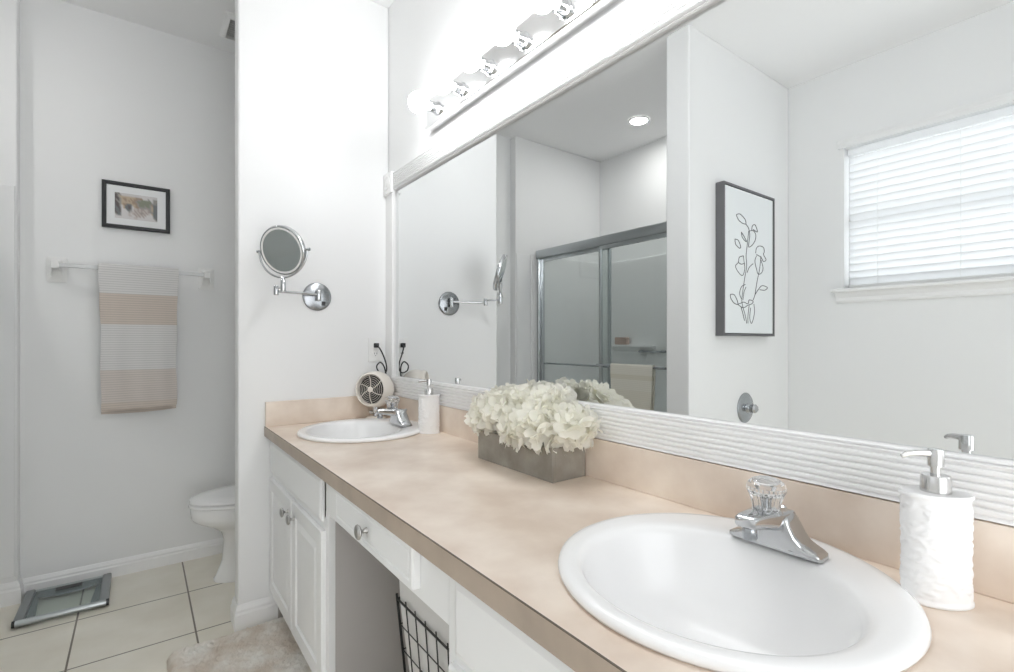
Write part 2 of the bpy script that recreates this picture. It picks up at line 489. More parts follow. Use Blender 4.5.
def raised_panel(bm, y0, y1, z0, z1, xb=XF, xf=-0.5440, rail=0.048, rise=True, ch=0.004):
    def rect(i, x): return [(x, y0 + i, z0 + i), (x, y1 - i, z0 + i), (x, y1 - i, z1 - i), (x, y0 + i, z1 - i)]
    rings = [rect(0, xb), rect(0, xf + 0.005), rect(ch, xf)]
    if rise:
        rings += [rect(rail, xf), rect(rail + 0.004, xf + 0.006), rect(rail + 0.010, xf + 0.006), rect(rail + 0.030, xf + 0.0005)]
    loft(bm, rings)

def knob(parent, y, z, x=XD):
    b = BM()
    lathe(b, [(0.0075, 0), (0.0075, 0.002), (0.005, 0.005), (0.0045, 0.012), (0.006, 0.015), (0.0155, 0.018), (0.0182, 0.0215), (0.0172, 0.0250), (0.011, 0.0280), (0.0, 0.0288)], (x, y, z), (-1, 0, 0), 24)
    return obj('knob', b, M['nickel'], parent, smooth=True, angle=50)

def sink_cabinet(ya, yb, label, doorsy, panel, kn):
    c = thing('vanity_cabinet', label, 'cabinet', ((XF) / 2, (ya + yb) / 2, 0))
    b = BM()
    zt = CT - 0.0305
    box(b, XF + 0.02, -0.001, ya, ya + 0.018, 0.0, zt)        # side panels
    box(b, XF + 0.02, -0.001, yb - 0.018, yb, 0.0, zt)
    box(b, XF + 0.02, -0.001, ya + 0.018, yb - 0.018, 0.10, 0.118)   # bottom
    box(b, -0.012, -0.001, ya + 0.018, yb - 0.018, 0.118, 0.60)      # back
    box(b, XF + 0.07, XF + 0.085, ya + 0.018, yb - 0.018, 0.0, 0.10)  # toe kick
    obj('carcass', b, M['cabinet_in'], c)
    b = BM()
    box(b, XF, XF + 0.02, ya, ya + 0.028, 0.0 if False else 0.10, zt); box(b, XF, XF + 0.02, yb - 0.028, yb, 0.10, zt)
    box(b, XF, XF + 0.02, ya + 0.028, yb - 0.028, 0.10, 0.145)
    box(b, XF, XF + 0.02, ya + 0.028, yb - 0.028, 0.60, 0.65)
    box(b, XF, XF + 0.02, ya + 0.028, yb - 0.028, zt - 0.03, zt)
    my = (doorsy[0][1] + doorsy[1][0]) / 2
    box(b, XF, XF + 0.02, my - 0.02, my + 0.02, 0.145, 0.60)
    obj('face_frame', b, M['cabinet'], c, bevel=0.001)
    b = BM(); raised_panel(b, panel[0], panel[1], 0.638, 0.770, rail=0.0, rise=False, ch=0.012)
    obj('false_drawer_front', b, M['cabinet'], c, bevel=0.0)
    for i, (d0, d1) in enumerate(doorsy):
        b = BM(); raised_panel(b, d0, d1, 0.135, 0.612)
        d = obj('door', b, M['cabinet'], c)
        knob(d, kn[i], 0.560, -0.5440)
    return c

sink_cabinet(-0.790, -0.004, 'white two door vanity cabinet under the far sink beside the partition wall',
             ((-0.762, -0.402), (-0.388, -0.018)), (-0.750, -0.020), (-0.442, -0.346))
sink_cabinet(-2.265, -1.507, 'white vanity cabinet under the near large sink, right of the wire basket',
             ((-2.245, -1.892), (-1.876, -1.525)), (-2.235, -1.545), (-1.932, -1.836))

# drawer unit over knee space
k = thing('vanity_drawer_unit', 'white vanity drawer with single round knob over the open knee space', 'drawer', (XF / 2, -1.15, 0.66))
b = BM()
zt = CT - 0.0305
box(b, XF, XF + 0.02, -1.5065, -0.7905, 0.668, 0.700); box(b, XF, XF + 0.02, -1.5065, -0.7905, zt - 0.02, zt)
box(b, XF, XF + 0.02, -0.93, -0.7905, 0.700, zt - 0.02); box(b, XF, XF + 0.02, -1.5065, -1.375, 0.700, zt - 0.02)
obj('face_frame', b, M['cabinet'], k)
b = BM(); box(b, XF + 0.021, -0.05, -1.36, -0.94, 0.702, 0.708); box(b, XF + 0.0205, XF + 0.03, -1.37, -0.935, 0.702, 0.775)
box(b, XF + 0.03, -0.05, -1.37, -1.36, 0.702, 0.775); box(b, XF + 0.03, -0.05, -0.945, -0.935, 0.702, 0.775)
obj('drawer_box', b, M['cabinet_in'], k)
b = BM()
def rect(i, x): return [(x, -1.393 + i, 0.690 + i), (x, -0.905 - i, 0.690 + i), (x, -0.905 - i, 0.783 - i), (x, -1.393 + i, 0.783 - i)]
loft(b, [rect(0, XF - 0.0005), rect(0, XD + 0.004), rect(0.003, XD), rect(0.014, XD), rect(0.017, XD + 0.0025), rect(0.020, XD)])
d = obj('drawer_front', b, M['cabinet'], k)
knob(d, -1.149, 0.737)

# ------------------------------------------------------------------ sinks
def sink(c, label, group=None):
    t = thing('sink', label, 'sink', (c[0], c[1], CT))
    cx, cy = c
    n = 72
    def E(ax, ay, z, ox=0.0): return [(cx + ox + ax * cos(2 * pi * i / n), cy + ay * sin(2 * pi * i / n), z) for i in range(n)]
    b = BM(); Z = CT
    rings = [E(.236, .239, Z + .0005), E(.2435, .2475, Z + .0015), E(.2455, .2500, Z + .006), E(.2440, .2480, Z + .011), E(.238, .241, Z + .0145),
             E(.226, .231, Z + .0155, -.002), E(.196, .212, Z + .0140, -.022), E(.184, .202, Z + .0125, -.030), E(.178, .197, Z + .0085, -.033),
             E(.173, .192, Z + .000, -.034), E(.167, .185, Z - .020, -.034), E(.158, .175, Z - .050, -.034), E(.142, .158, Z - .085, -.033),
             E(.115, .130, Z - .115, -.030), E(.078, .090, Z - .134, -.026), E(.042, .046, Z - .142, -.022), E(.022, .022, Z - .145, -.02)]
    under = [E(.024, .024, Z - .160, -.02), E(.05, .055, Z - .155, -.022), E(.09, .10, Z - .145, -.026), E(.13, .145, Z - .125, -.030), E(.155, .172, Z - .09, -.033),
             E(.170, .187, Z - .05, -.034), E(.182, .198, Z - .020, -.030), E(.2, .205, Z - .001, -.01), E(.236, .239, Z + .0005)]
    loft(b, rings + under, False, False)
    bmesh.ops.remove_doubles(b, verts=b.verts[:], dist=1e-5)
    obj('basin', b, M['porcelain'], t, smooth=True, angle=75)
    b = BM(); lathe(b, [(.0, -.004), (.021, -.004), (.0225, -.001), (.021, .001), (.015, .0012), (.013, .004), (.0, .005)], (cx - .02, cy, Z - .1445))
    obj('drain', b, M['chrome'], t, smooth=True)
    return t
sink(S1, 'white round drop-in sink at the far end beside the heater')
sink(S2, 'large white round drop-in sink in the foreground')

# ------------------------------------------------------------------ faucets
def rrect(cx, cz, hx, hz, r, n=4):
    """rounded rectangle (u, v)"""
    out = []
    r = min(r, hx * .99, hz * .99)
    for qx, qz, a0 in ((1, 1, 0), (-1, 1, 90), (-1, -1, 180), (1, -1, 270)):
        for i in range(n + 1):
            a = radians(a0 + 90 * i / n)
            out.append((cx + qx * (hx - r) + r * cos(a), cz + qz * (hz - r) + r * sin(a)))
    return out

def faucet(pos, label):
    t = thing('faucet', label, 'faucet', pos)
    X, Y, Z = pos
    # base and shoulders, lofted along y
    b = BM(); rings = []
    sh = ((.0745, .004, .014), (.073, .009, .019), (.067, .013, .022), (.057, .017, .025), (.047, .024, .0265), (.039, .036, .028), (.033, .050, .029), (.028, .0605, .029), (.020, .0650, .029))
    for y, h, d in [(-a_, b_, c_) for a_, b_, c_ in sh] + [tuple(q) for q in reversed(sh)]:
        ring = []
        for u, v in rrect(0, h / 2, d, h / 2, min(.012, h * .45)):
            lean = -0.16 * v
            ring.append((X + u * (1 - 0.25 * (v / .07)) + lean, Y + y, Z + v))
        rings.append(ring)
    loft(b, rings)
    obj('faucet_body', b, M['chrome'], t, smooth=True, angle=40)
    b = BM(); rings = []
    for x, zc, hy, hz in ((.012, .050, .026, .0140), (-.02, .0515, .0265, .0150), (-.045, .0555, .0245, .0140), (-.075, .0600, .0205, .0120), (-.094, .0620, .0185, .0105), (-.104, .0620, .0170, .0090), (-.107, .062, .013, .006)):
        rings.append([(X + x, Y + u, Z + v) for u, v in rrect(0, zc, hy, hz, .007)])
    loft(b, rings)
    obj('spout', b, M['chrome'], t, smooth=True, angle=40)
    b = BM(); lathe(b, [(.0105, .0), (.0115, .002), (.0115, .014), (.010, .020)], (X - .090, Y, Z + .034), n=24)
    obj('aerator', b, M['chrome_dark'], t, smooth=True)
    b = BM(); lathe(b, [(.024, 0), (.025, .002), (.022, .006), (.016, .008), (.014, .012)], (X - .036, Y, Z + .064), n=28)
    obj('collar', b, M['chrome'], t, smooth=True)
    # faceted clear knob
    b = BM(); n = 20; rings = []
    for r, z, fl in ((.0, .004, 0), (.0200, .004, .08), (.0215, .010, .13), (.0240, .022, .13), (.0280, .032, .10), (.0305, .037, .04), (.0300, .042, 0), (.0270, .048, 0), (.021, .053, 0), (.012, .0565, 0), (.0, .0575, 0)):
        r = max(r, 1e-4)
        rings.append([(X - .036 + r * (1 - fl * (i % 2)) * cos(2 * pi * i / (2 * n)), Y + r * (1 - fl * (i % 2)) * sin(2 * pi * i / (2 * n)), Z + .066 + z) for i in range(2 * n)])
    loft(b, rings)
    kb = obj('knob', b, M['acrylic'], t, smooth=True, angle=12); kb['label'] = 'clear faceted acrylic knob'
    b = BM(); lathe(b, [(.009, .010), (.009, .028), (.006, .030)], (X - .036, Y, Z + .064), n=16)
    obj('knob_core', b, M['chrome_dark'], kb)
    b = BM(); lathe(b, [(.0, .0440), (.0165, .0440), (.0170, .0452), (.0150, .0470), (.0, .0478)], (X - .036, Y, Z + .066), n=28)
    obj('knob_cap', b, M['plate'], kb, smooth=True)
    b = BM(); tube(b, [(X + .024, Y, Z + .01), (X + .024, Y, Z + .055)], .0025, 8)
    lathe(b, [(.0025, 0), (.006, .002), (.006, .008), (.002, .011)], (X + .024, Y, Z + .053), n=14)
    obj('drain_rod', b, M['chrome'], t, smooth=True)
    return t
faucet((-0.116, -1.898, CT + .0145), 'chrome faucet with clear round knob on the foreground sink')
faucet((-0.110, -0.375, CT + .0145), 'small chrome faucet with clear knob on the far sink, beside the cream heater')

# ------------------------------------------------------------------ soap dispensers
def dispenser(loc, rot, label):
    t = thing('soap_dispenser', label, 'soap dispenser', loc, rot, 'white embossed soap dispensers on the counter')
    ax, ay = .0420, .0300
    n = 96; H = .152
    b = BM(); rings = []
    rnd = random.Random(4)
    blobs = [(rnd.uniform(0, 2 * pi), rnd.uniform(.012, H - .012), rnd.uniform(0, pi), rnd.uniform(.004, .008)) for _ in range(420)]
    def emb(th, z):
        if z < .007 or z > H - .007: return 0
        v = 0
        for bt, bz, ba, br in blobs:
            dt = ((th - bt + pi) % (2 * pi) - pi) * .036
            dz = z - bz
            if abs(dt) > .014 or abs(dz) > .014: continue
            u = dt * cos(ba) + dz * sin(ba); w_ = -dt * sin(ba) + dz * cos(ba)
            q = (u / br) ** 2 + (w_ / (br * .45)) ** 2
            if q < 1: v = max(v, (1 - q) ** .5)
        return v * .0016
    def ring(s, z, e=False):
        return [((ax * s + (emb(2 * pi * i / n, z) if e else 0)) * cos(2 * pi * i / n), (ay * s + (emb(2 * pi * i / n, z) if e else 0)) * sin(2 * pi * i / n), z) for i in range(n)]
    rings = [ring(.98, 0), ring(1.03, .0015), ring(1.03, .0045), ring(.98, .0065)]
    zz = .009
    while zz < H - .008:
        rings.append(ring(.965, zz, True)); zz += .0019
    rings += [ring(.98, H - .0065), ring(1.03, H - .005), ring(1.035, H - .002), ring(1.0, H), ring(.4, H + .0003), ring(.25, H + .0003)]
    loft(b, rings)
    obj('bottle', b, M['ceramic'], t, smooth=True, angle=50, local=True)
    b = BM()
    lathe(b, [(.0, H), (.0175, H), (.0175, H + .001), (.0170, H + .022), (.0160, H + .0235), (.006, H + .0235)], n=36)
    lathe(b, [(.006, H + .022), (.006, H + .036), (.0095, H + .036), (.0095, H + .057), (.0085, H + .0595), (.0, H + .060)], n=28)
    p = obj('pump', b, M['pump'], t, smooth=True, angle=40, local=True); p['label'] = 'brushed metal pump'
    b = BM()
    tube(b, [(0, 0, H + .053), (-.015, 0, H + .0535), (-.026, 0, H + .053), (-.036, 0, H + .0510), (-.042, 0, H + .0475)], .004, 10, rads=[.0055, .005, .0045, .0038, .003])
    obj('spout', b, M['pump'], p, smooth=True, local=True)
    return t
dispenser((-0.090, -2.102, CT), radians(-48), 'white embossed soap dispenser with metal pump beside the large foreground sink')
dispenser((-0.068, -0.548, CT), radians(-40), 'white embossed soap dispenser beside the far sink, near the cream heater')

# ------------------------------------------------------------------ planter and hydrangeas
PX0, PX1, PY0, PY1, PH = -0.142, -0.024, -1.358, -1.014, .088
t = thing('wooden_planter', 'rectangular grey weathered wood planter box on the counter', 'planter', ((PX0 + PX1) / 2, (PY0 + PY1) / 2, CT))
wt = .009
for nm, args in (('front_board', (PX0, PX0 + wt, PY0, PY1, CT, CT + PH)), ('back_board', (PX1 - wt, PX1, PY0, PY1, CT, CT + PH)),
                 ('end_board', (PX0 + wt, PX1 - wt, PY0, PY0 + wt, CT, CT + PH)), ('end_board', (PX0 + wt, PX1 - wt, PY1 - wt, PY1, CT, CT + PH)),
                 ('bottom_board', (PX0 + wt, PX1 - wt, PY0 + wt, PY1 - wt, CT, CT + wt))):
    b = BM(); box(b, *args); obj(nm, b, M['planter'], t, bevel=0.0012)

def petal(bm, o, R, L, Wd, cup, seed):
    """one wide cupped petal from o, frame R: x along, y across, z up"""
    us = (0.0, .25, .55, .82, 1.0); ws = (.16, .62, 1.0, .92, .42)
    vs = []
    for u, wv in zip(us, ws):
        row = []
        for k in (-1, -.5, 0, .5, 1):
            zz = cup * (u ** 1.6) * L + .22 * Wd * (k * k) * wv + .06 * Wd * sin(7 * u + seed + 3 * k)
            xx = u * L - .10 * L * (1 - abs(k)) * (u == 1.0)
            row.append(bm.verts.new(o + R @ Vector((xx, k * wv * Wd / 2, zz))))
        vs.append(row)
    for a_, c_ in zip(vs, vs[1:]):
        for k in range(4): bm.faces.new((a_[k], a_[k + 1], c_[k + 1], c_[k]))

def hydrangea(c, R0, n, label, seed, squash=.82):
    rnd = random.Random(seed)
    t = thing('hydrangea', label, 'flower', c, 0, 'white hydrangea heads in the wooden planter')
    b = BM(); C0 = Vector(c)
    ga = pi * (3 - sqrt(5))
    n = int(n * .78)
    for i in range(n):
        zf = 1 - 1.72 * (i + .5) / n
        rr = sqrt(max(0, 1 - zf * zf)); th = i * ga + rnd.uniform(-.2, .2)
        d = Vector((rr * cos(th), rr * sin(th), zf)).normalized()
        rad = R0 * rnd.uniform(.78, .97)
        o = C0 + Vector((d.x * rad, d.y * rad, d.z * rad * squash))
        nd = (d + Vector((rnd.uniform(-.35, .35), rnd.uniform(-.35, .35), rnd.uniform(-.35, .35)))).normalized()
        Q = nd.to_track_quat('Z', 'X').to_matrix()
        sp = rnd.uniform(0, pi)
        sz = R0 * rnd.uniform(.56, .80)
        for q in range(4):
            Rz = Matrix.Rotation(sp + q * pi / 2 + rnd.uniform(-.12, .12), 3, 'Z')
            petal(b, o, Q @ Rz, sz, sz * rnd.uniform(.85, 1.1), rnd.uniform(.05, .45), rnd.uniform(0, 6))
    # keep clear of mirror, frame and splash
    for v in b.verts:
        lim = -0.026
        if v.co.x > lim: v.co.x = lim - (v.co.x - lim) * .15
    obj('petals', b, M['petal'], t, smooth=True, angle=80)
    b = BM(); lathe(b, [(0, -R0 * .5), (R0 * .45, -R0 * .3), (R0 * .62, 0), (R0 * .45, R0 * .42), (0, R0 * .52)], tuple(c), n=16)
    obj('flower_core', b, M['core'], t, smooth=True)
    b = BM(); base = Vector((max(min(c[0], PX1 - .03), PX0 + .03), max(min(c[1], PY1 - .04), PY0 + .04), CT + .012))
    tube(b, [C0 + Vector((0, 0, -R0 * .3)), (C0 * .5 + base * .5) + Vector((0, 0, .01)), base], .003, 6)
    obj('stem', b, M['stem'], t, smooth=True)
    return t
hydrangea((-0.105, -1.035, .955), .056, 34, 'white hydrangea head at the far front corner of the planter', 11)
hydrangea((-0.078, -0.985, .960), .050, 30, 'white hydrangea head hanging past the far end of the planter', 12)
hydrangea((-0.112, -1.125, .985), .058, 36, 'white hydrangea head, second from the far end along the planter front', 13)
hydrangea((-0.125, -1.215, .950), .056, 36, 'white hydrangea head drooping over the middle of the planter front', 14)
hydrangea((-0.120, -1.300, .960), .062, 38, 'white hydrangea head at the near front corner of the planter', 15)
hydrangea((-0.085, -1.365, .970), .056, 34, 'white hydrangea head spilling over the near end of the planter', 16)
hydrangea((-0.075, -1.195, 1.003), .056, 34, 'white hydrangea head on top at the middle of the bunch', 17)
hydrangea((-0.078, -1.285, 1.012), .054, 34, 'white hydrangea head on top near the mirror at the near end', 18)
hydrangea((-0.078, -1.075, 1.000), .052, 32, 'white hydrangea head on top near the mirror at the far end', 19)

# ------------------------------------------------------------------ mirror with fluted frame
MZ0, MZ1, MY0, MY1 = 1.016, 1.914, -2.175, -0.100
t = thing('vanity_mirror', 'long rectangular wall mirror in white fluted frame above the countertop', 'mirror', (-0.005, -1.15, .932))
b = BM(); box(b, -0.0030, -0.0008, -2.27, -0.087, MZ0 + .0005, MZ1 - .0005)
obj('mirror_glass', b, M['mirror'], t)
def flute(wd, n=6, t0=.012, t1=.0195, k=1.0):
    pts = [(0, 0), (t0, 0), (t1, .003)]
    m0, m1 = .008, wd - .008
    st = (m1 - m0) / n
    for i in range(n):
        a0 = m0 + i * st
        for f, dp in ((.0, .0080), (.10, .0078), (.16, .0020), (.25, .0006), (.5, 0), (.75, .0006), (.84, .0020), (.90, .0078)):
            pts.append((t1 - dp * k, a0 + st * f))
    pts += [(t1, wd - .003), (t0, wd), (0, wd)]
    return pts
b = BM(); prism(b, flute(MZ0 - .932, 6, k=.5), lambda u, v, q: (-.0005 - u, q, .932 + v), -2.27, -.001)
obj('bottom_casing', b, M['trim'], t)
b = BM(); prism(b, flute(1.990 - MZ1, 6), lambda u, v, q: (-.0005 - u, q, MZ1 + v), -2.27, -.088)
obj('top_casing', b, M['trim'], t)
b = BM(); prism(b, flute(.086, 6), lambda u, v, q: (-.0005 - u, -.001 - v, q), MZ0 + .0005, 1.897)
obj('side_casing', b, M['trim'], t)
bead = [(0, 0), (.013, 0), (.013, .003), (.009, .006), (0, .006)]
b = BM(); prism(b, bead, lambda u, v, q: (-.0032 - u, q, MZ0 + .0006 + v), -2.27, -.0875)
prism(b, bead, lambda u, v, q: (-.0032 - u, q, MZ1 - .0006 - v), -2.27, -.0875)
prism(b, bead, lambda u, v, q: (-.0032 - u, -.0875 - v, q), MZ0 + .0066, MZ1 - .0066)
obj('inner_bead', b, M['trim'], t)
b = BM(); box(b, -.0295, -.0005, -.088, -.0012, 1.897, 1.997)
lathe(b, [(.034, 0), (.034, .003), (.030, .005), (.026, .003), (.018, .002), (.012, .005), (.0, .006)], (-.0290, -.0445, 1.947), (-1, 0, 0), 32)
obj('corner_block', b, M['trim'], t, bevel=.0015)

# ------------------------------------------------------------------ vanity light bar
t = thing('vanity_light', 'long chrome light bar with a row of glowing round bulbs above the mirror', 'light fixture', (-0.01, -1.2, 2.063))
LY0, LY1 = -1.935, -0.461
b = BM()
prism(b, [(0, 0), (.036, 0), (.040, .003), (.040, .011), (.032, .013), (.032, .112), (.028, .122), (.0, .122)], lambda u, v, q: (-.0005 - u, q, 2.063 + v), LY0, LY1)
obj('backplate', b, M['plate'], t)
for i in range(8):
    y = -.552 - .184 * i; z = 2.117
    b = BM(); lathe(b, [(.0, 0), (.026, 0), (.026, .003), (.021, .006), (.0195, .030), (.0205, .034), (.0, .034)], (-.0325, y, z), (-1, 0, 0), 28)
    s = obj('socket', b, M['chrome'], t, smooth=True, angle=40)
    b = BM()
    R = .0395; prof = [(.012, .0), (.0125, .008)]
    for q in range(3, 25):
        a_ = pi - pi * q / 24
        prof.append((R * sin(a_) if q < 24 else 0, .014 + R + R * cos(a_) - .004))
    prof = [p for p in prof]
    lathe(b, prof, (-.066, y, z), (-1, 0, 0), 32)
    obj('bulb', b, M['bulb'], t, smooth=True, angle=80)

# ------------------------------------------------------------------ wall shaving mirror
sm = thing('shaving_mirror', 'round chrome swing-arm shaving mirror mounted on the white partition wall', 'mirror', (-0.344, -0.001, 1.389))
b = BM(); lathe(b, [(.062, 0), (.063, .003), (.060, .007), (.052, .010), (.0, .011)], (-.344, -.001, 1.389), (0, -1, 0), 48)
lathe(b, [(.012, 0), (.012, .014)], (-.344, -.010, 1.389), (0, -1, 0), 20)
wp = obj('wall_plate', b, M['chrome_plate'], sm, smooth=True, angle=30)
b = BM(); box(b, -.326, -.310, -.0145, -.0105, 1.350, 1.368)
sw = obj('switch', b, M['black'], wp, bevel=.001); sw['label'] = 'small black rocker switch'
b = BM()
lathe(b, [(.009, -.024), (.010, -.022), (.010, .024), (.009, .026)], (-.344, -.028, 1.392), n=20)
tube(b, [(-.344, -.028, 1.397), (-.529, -.074, 1.397)], .0055, 12)
lathe(b, [(.009, -.016), (.010, -.014), (.010, .022), (.009, .024)], (-.529, -.074, 1.397), n=20)
obj('lower_arm', b, M['chrome'], sm, smooth=True, angle=40)
b = BM()
tube(b, [(-.529, -.074, 1.411), (-.531, -.208, 1.404)], .0050, 12)
lathe(b, [(.009, -.016), (.010, -.014), (.010, .030), (.008, .034)], (-.531, -.208, 1.400), n=20)
obj('upper_arm', b, M['chrome'], sm, smooth=True, angle=40)
DC = Vector((-.531, -.208, 1.547)); az = radians(49); tl = radians(-17)
nrm = Vector((-sin(az) * cos(tl), -cos(az) * cos(tl), sin(tl))).normalized()
side = Vector((cos(az), -sin(az), 0)); upv = side.cross(nrm) * 1.0
if upv.z < 0: upv = -upv
b = BM()
ring = []
RR = .107
for i in range(33):
    a_ = pi + pi * i / 32
    ring.append(DC + side * RR * cos(a_) + Vector((0, 0, 1)) * RR * sin(a_))
tube(b, ring, .0038, 10)
for s_ in (-1, 1):
    tube(b, [DC + side * s_ * .094, DC + side * s_ * .116], .0042, 12)
    tube(b, [DC + side * s_ * .108, DC + side * s_ * .118], .0062, 12)
tube(b, [(-.531, -.208, 1.425), tuple(DC + Vector((.0, 0, -RR)))], .006, 12)
obj('yoke', b, M['chrome'], sm, smooth=True, angle=50)
Rm = Matrix((side, upv, nrm)).transposed()
b = BM()
lathe(b, [(.088, .010), (.092, .011), (.096, .009), (.098, .004), (.098, -.004), (.096, -.009), (.092, -.011), (.088, -.010)], tuple(DC), R=Rm, n=64, cap0=False, cap1=False)
rim = obj('mirror_rim', b, M['chrome'], sm, smooth=True, angle=50)
b = BM(); lathe(b, [(.0, .0085), (.082, .0085), (.082, .0095), (.0885, .0100)], tuple(DC), R=Rm, n=64)
b2 = obj('mirror_disc', b, M['mirror'], rim, smooth=False)
b = BM(); lathe(b, [(.082, .0088), (.0895, .0104), (.0895, .0108), (.082, .0106)], tuple(DC), R=Rm, n=64, cap0=False, cap1=False)
obj('frosted_ring', b, M['plastic'], rim, smooth=True)
b = BM(); lathe(b, [(.0, -.0098), (.089, -.0098), (.089, -.0090), (.0, -.0090)], tuple(DC), R=Rm, n=64)
obj('back_mirror_disc', b, M['mirror'], rim, smooth=False)

# ------------------------------------------------------------------ outlet
ot = thing('wall_outlet', 'white duplex wall outlet beside the mirror above the heater', 'outlet', (-.075, -.001, 1.148))
OX = -.072
b = BM(); box(b, OX - .035, OX + .035, -.006, -.001, 1.090, 1.206)
obj('cover_plate', b, M['plastic'], ot, bevel=.002)
b = BM()
for zc in (1.128, 1.168):
    lathe(b, [(.0165, 0), (.0165, .0025), (.0150, .003), (.0, .003)], (OX, -.006, zc), (0, -1, 0), 24)
obj('receptacle', b, M['plastic'], ot, smooth=True)
b = BM()
for zc in (1.128,):
    for dx in (-.006, .006): box(b, OX + dx - .001, OX + dx + .001, -.0096, -.0088, zc - .002, zc + .006)
    lathe(b, [(.002, 0), (.002, .0006)], (OX, -.0091, zc - .008), (0, -1, 0), 10)
obj('slot', b, M['black'], ot)

# ------------------------------------------------------------------ retro fan heater
FC = Vector((-.106, -.098, .967)); fa = radians(52)
ft = thing('fan_heater', 'small round cream retro fan heater with dark grille on the counter corner', 'heater', (FC.x, FC.y, CT))
fd = Vector((-sin(fa), -cos(fa), .06)).normalized()
fs = Vector((0, 0, 1)).cross(fd).normalized(); fu = fd.cross(fs).normalized()
Rf = Matrix((fs, fu, fd)).transposed()
b = BM()
prof = []
for i in range(0, 15):
    a_ = pi - i / 14 * (pi * .68)
    prof.append((.084 * sin(a_), .078 * cos(a_)))
prof += [(.080, .040), (.0755, .050), (.071, .054), (.069, .052), (.068, .046), (.066, .030), (.0, .028)]
lathe(b, prof, tuple(FC), R=Rf, n=56)
body = obj('housing', b, M['cream'], ft, smooth=True, angle=50)
b = BM(); lathe(b, [(.0, .0285), (.0655, .0305), (.0655, .032), (.0, .031)], tuple(FC), R=Rf, n=48)
obj('grille_backing', b, M['darkgrille'], ft)
b = BM()
for r in (.021, .030, .039, .048, .057, .0655):
    pts = [FC + Rf @ Vector((r * cos(2 * pi * i / 40), r * sin(2 * pi * i / 40), .047 + .004 * (1 - (r / .066) ** 2))) for i in range(40)]
    tube(b, pts, .0008, 6, closed=True)
for q in range(6):
    a_ = q * pi / 3 + .35
    tube(b, [FC + Rf @ Vector((r * cos(a_ + (r - .01) * 6), r * sin(a_ + (r - .01) * 6), .047 + .004 * (1 - (r / .066) ** 2))) for r in (.010, .025, .040, .055, .066)], .0016, 6)
lathe(b, [(.0, .046), (.0125, .047), (.0135, .052), (.010, .055), (.0, .0555)], tuple(FC), R=Rf, n=24)
obj('grille', b, M['cream'], ft, smooth=True, angle=60)
b = BM()
lathe(b, [(.0, 0), (.045, 0), (.048, .003), (.047, .007), (.042, .012), (.028, .016), (.018, .017)], (FC.x, FC.y, CT), n=40)
obj('foot', b, M['cream'], ft, smooth=True, angle=50)
b = BM()
lathe(b, [(.018, .016), (.012, .019), (.011, .028), (.016, .032), (.016, .064)], (FC.x, FC.y, CT), n=24)
tube(b, [FC + Vector((0, 0, -.108)) - fs * .030, FC + Vector((0, 0, -.108)) + fs * .030], .008, 14)
obj('neck', b, M['chrome'], ft, smooth=True, angle=50)
cpts = smoothpath([(OX, -.026, 1.166), (OX + .006, -.040, 1.158), (OX + .020, -.050, 1.125), (OX + .034, -.052, 1.085), (OX + .036, -.055, 1.050), (OX + .022, -.060, 1.035), (OX - .004, -.058, 1.045),
                   (OX - .012, -.052, 1.070), (OX + .006, -.048, 1.088), (OX + .022, -.050, 1.075), (OX + .030, -.056, 1.045), (OX + .030, -.062, 1.010), (OX + .026, -.064, .985), (OX + .012, -.066, .975)], 6)
b = BM(); tube(b, cpts, .0033, 8)
cd = obj('power_cord', b, M['black'], ft, smooth=True)
b = BM(); box(b, OX - .011, OX + .011, -.028, -.0095, 1.158, 1.180)
obj('plug', b, M['black'], cd, bevel=.003)

# ------------------------------------------------------------------ toilet room
# towel bar
TB = .825; ZB = 1.548
t = thing('towel_bar', 'white wall towel bar with square end brackets on the grey wall', 'towel bar', (-1.0, .894, ZB))
for x in (-1.303, -.690):
    b = BM()
    loft(b, [[(x + u, .8945, ZB - .015 + v) for u, v in rrect(0, 0, .037, .060, .008)], [(x + u, .885, ZB - .015 + v) for u, v in rrect(0, 0, .037, .060, .008)],
             [(x + u, .878, ZB - .010 + v) for u, v in rrect(0, 0, .022, .040, .008)], [(x + u, .850, ZB + v) for u, v in rrect(0, 0, .016, .022, .006)],
             [(x + u, .812, ZB + v) for u, v in rrect(0, 0, .015, .019, .005)], [(x + u, .808, ZB + v) for u, v in rrect(0, 0, .012, .016, .005)]])
    obj('bracket', b, M['plastic'], t, smooth=True, angle=30)
b = BM(); loft(b, [[(-1.290, TB + u, ZB + v) for u, v in rrect(0, 0, .0095, .0095, .003)], [(-.703, TB + u, ZB + v) for u, v in rrect(0, 0, .0095, .0095, .003)]])
obj('bar', b, M['clearbar'], t, smooth=True, angle=40)

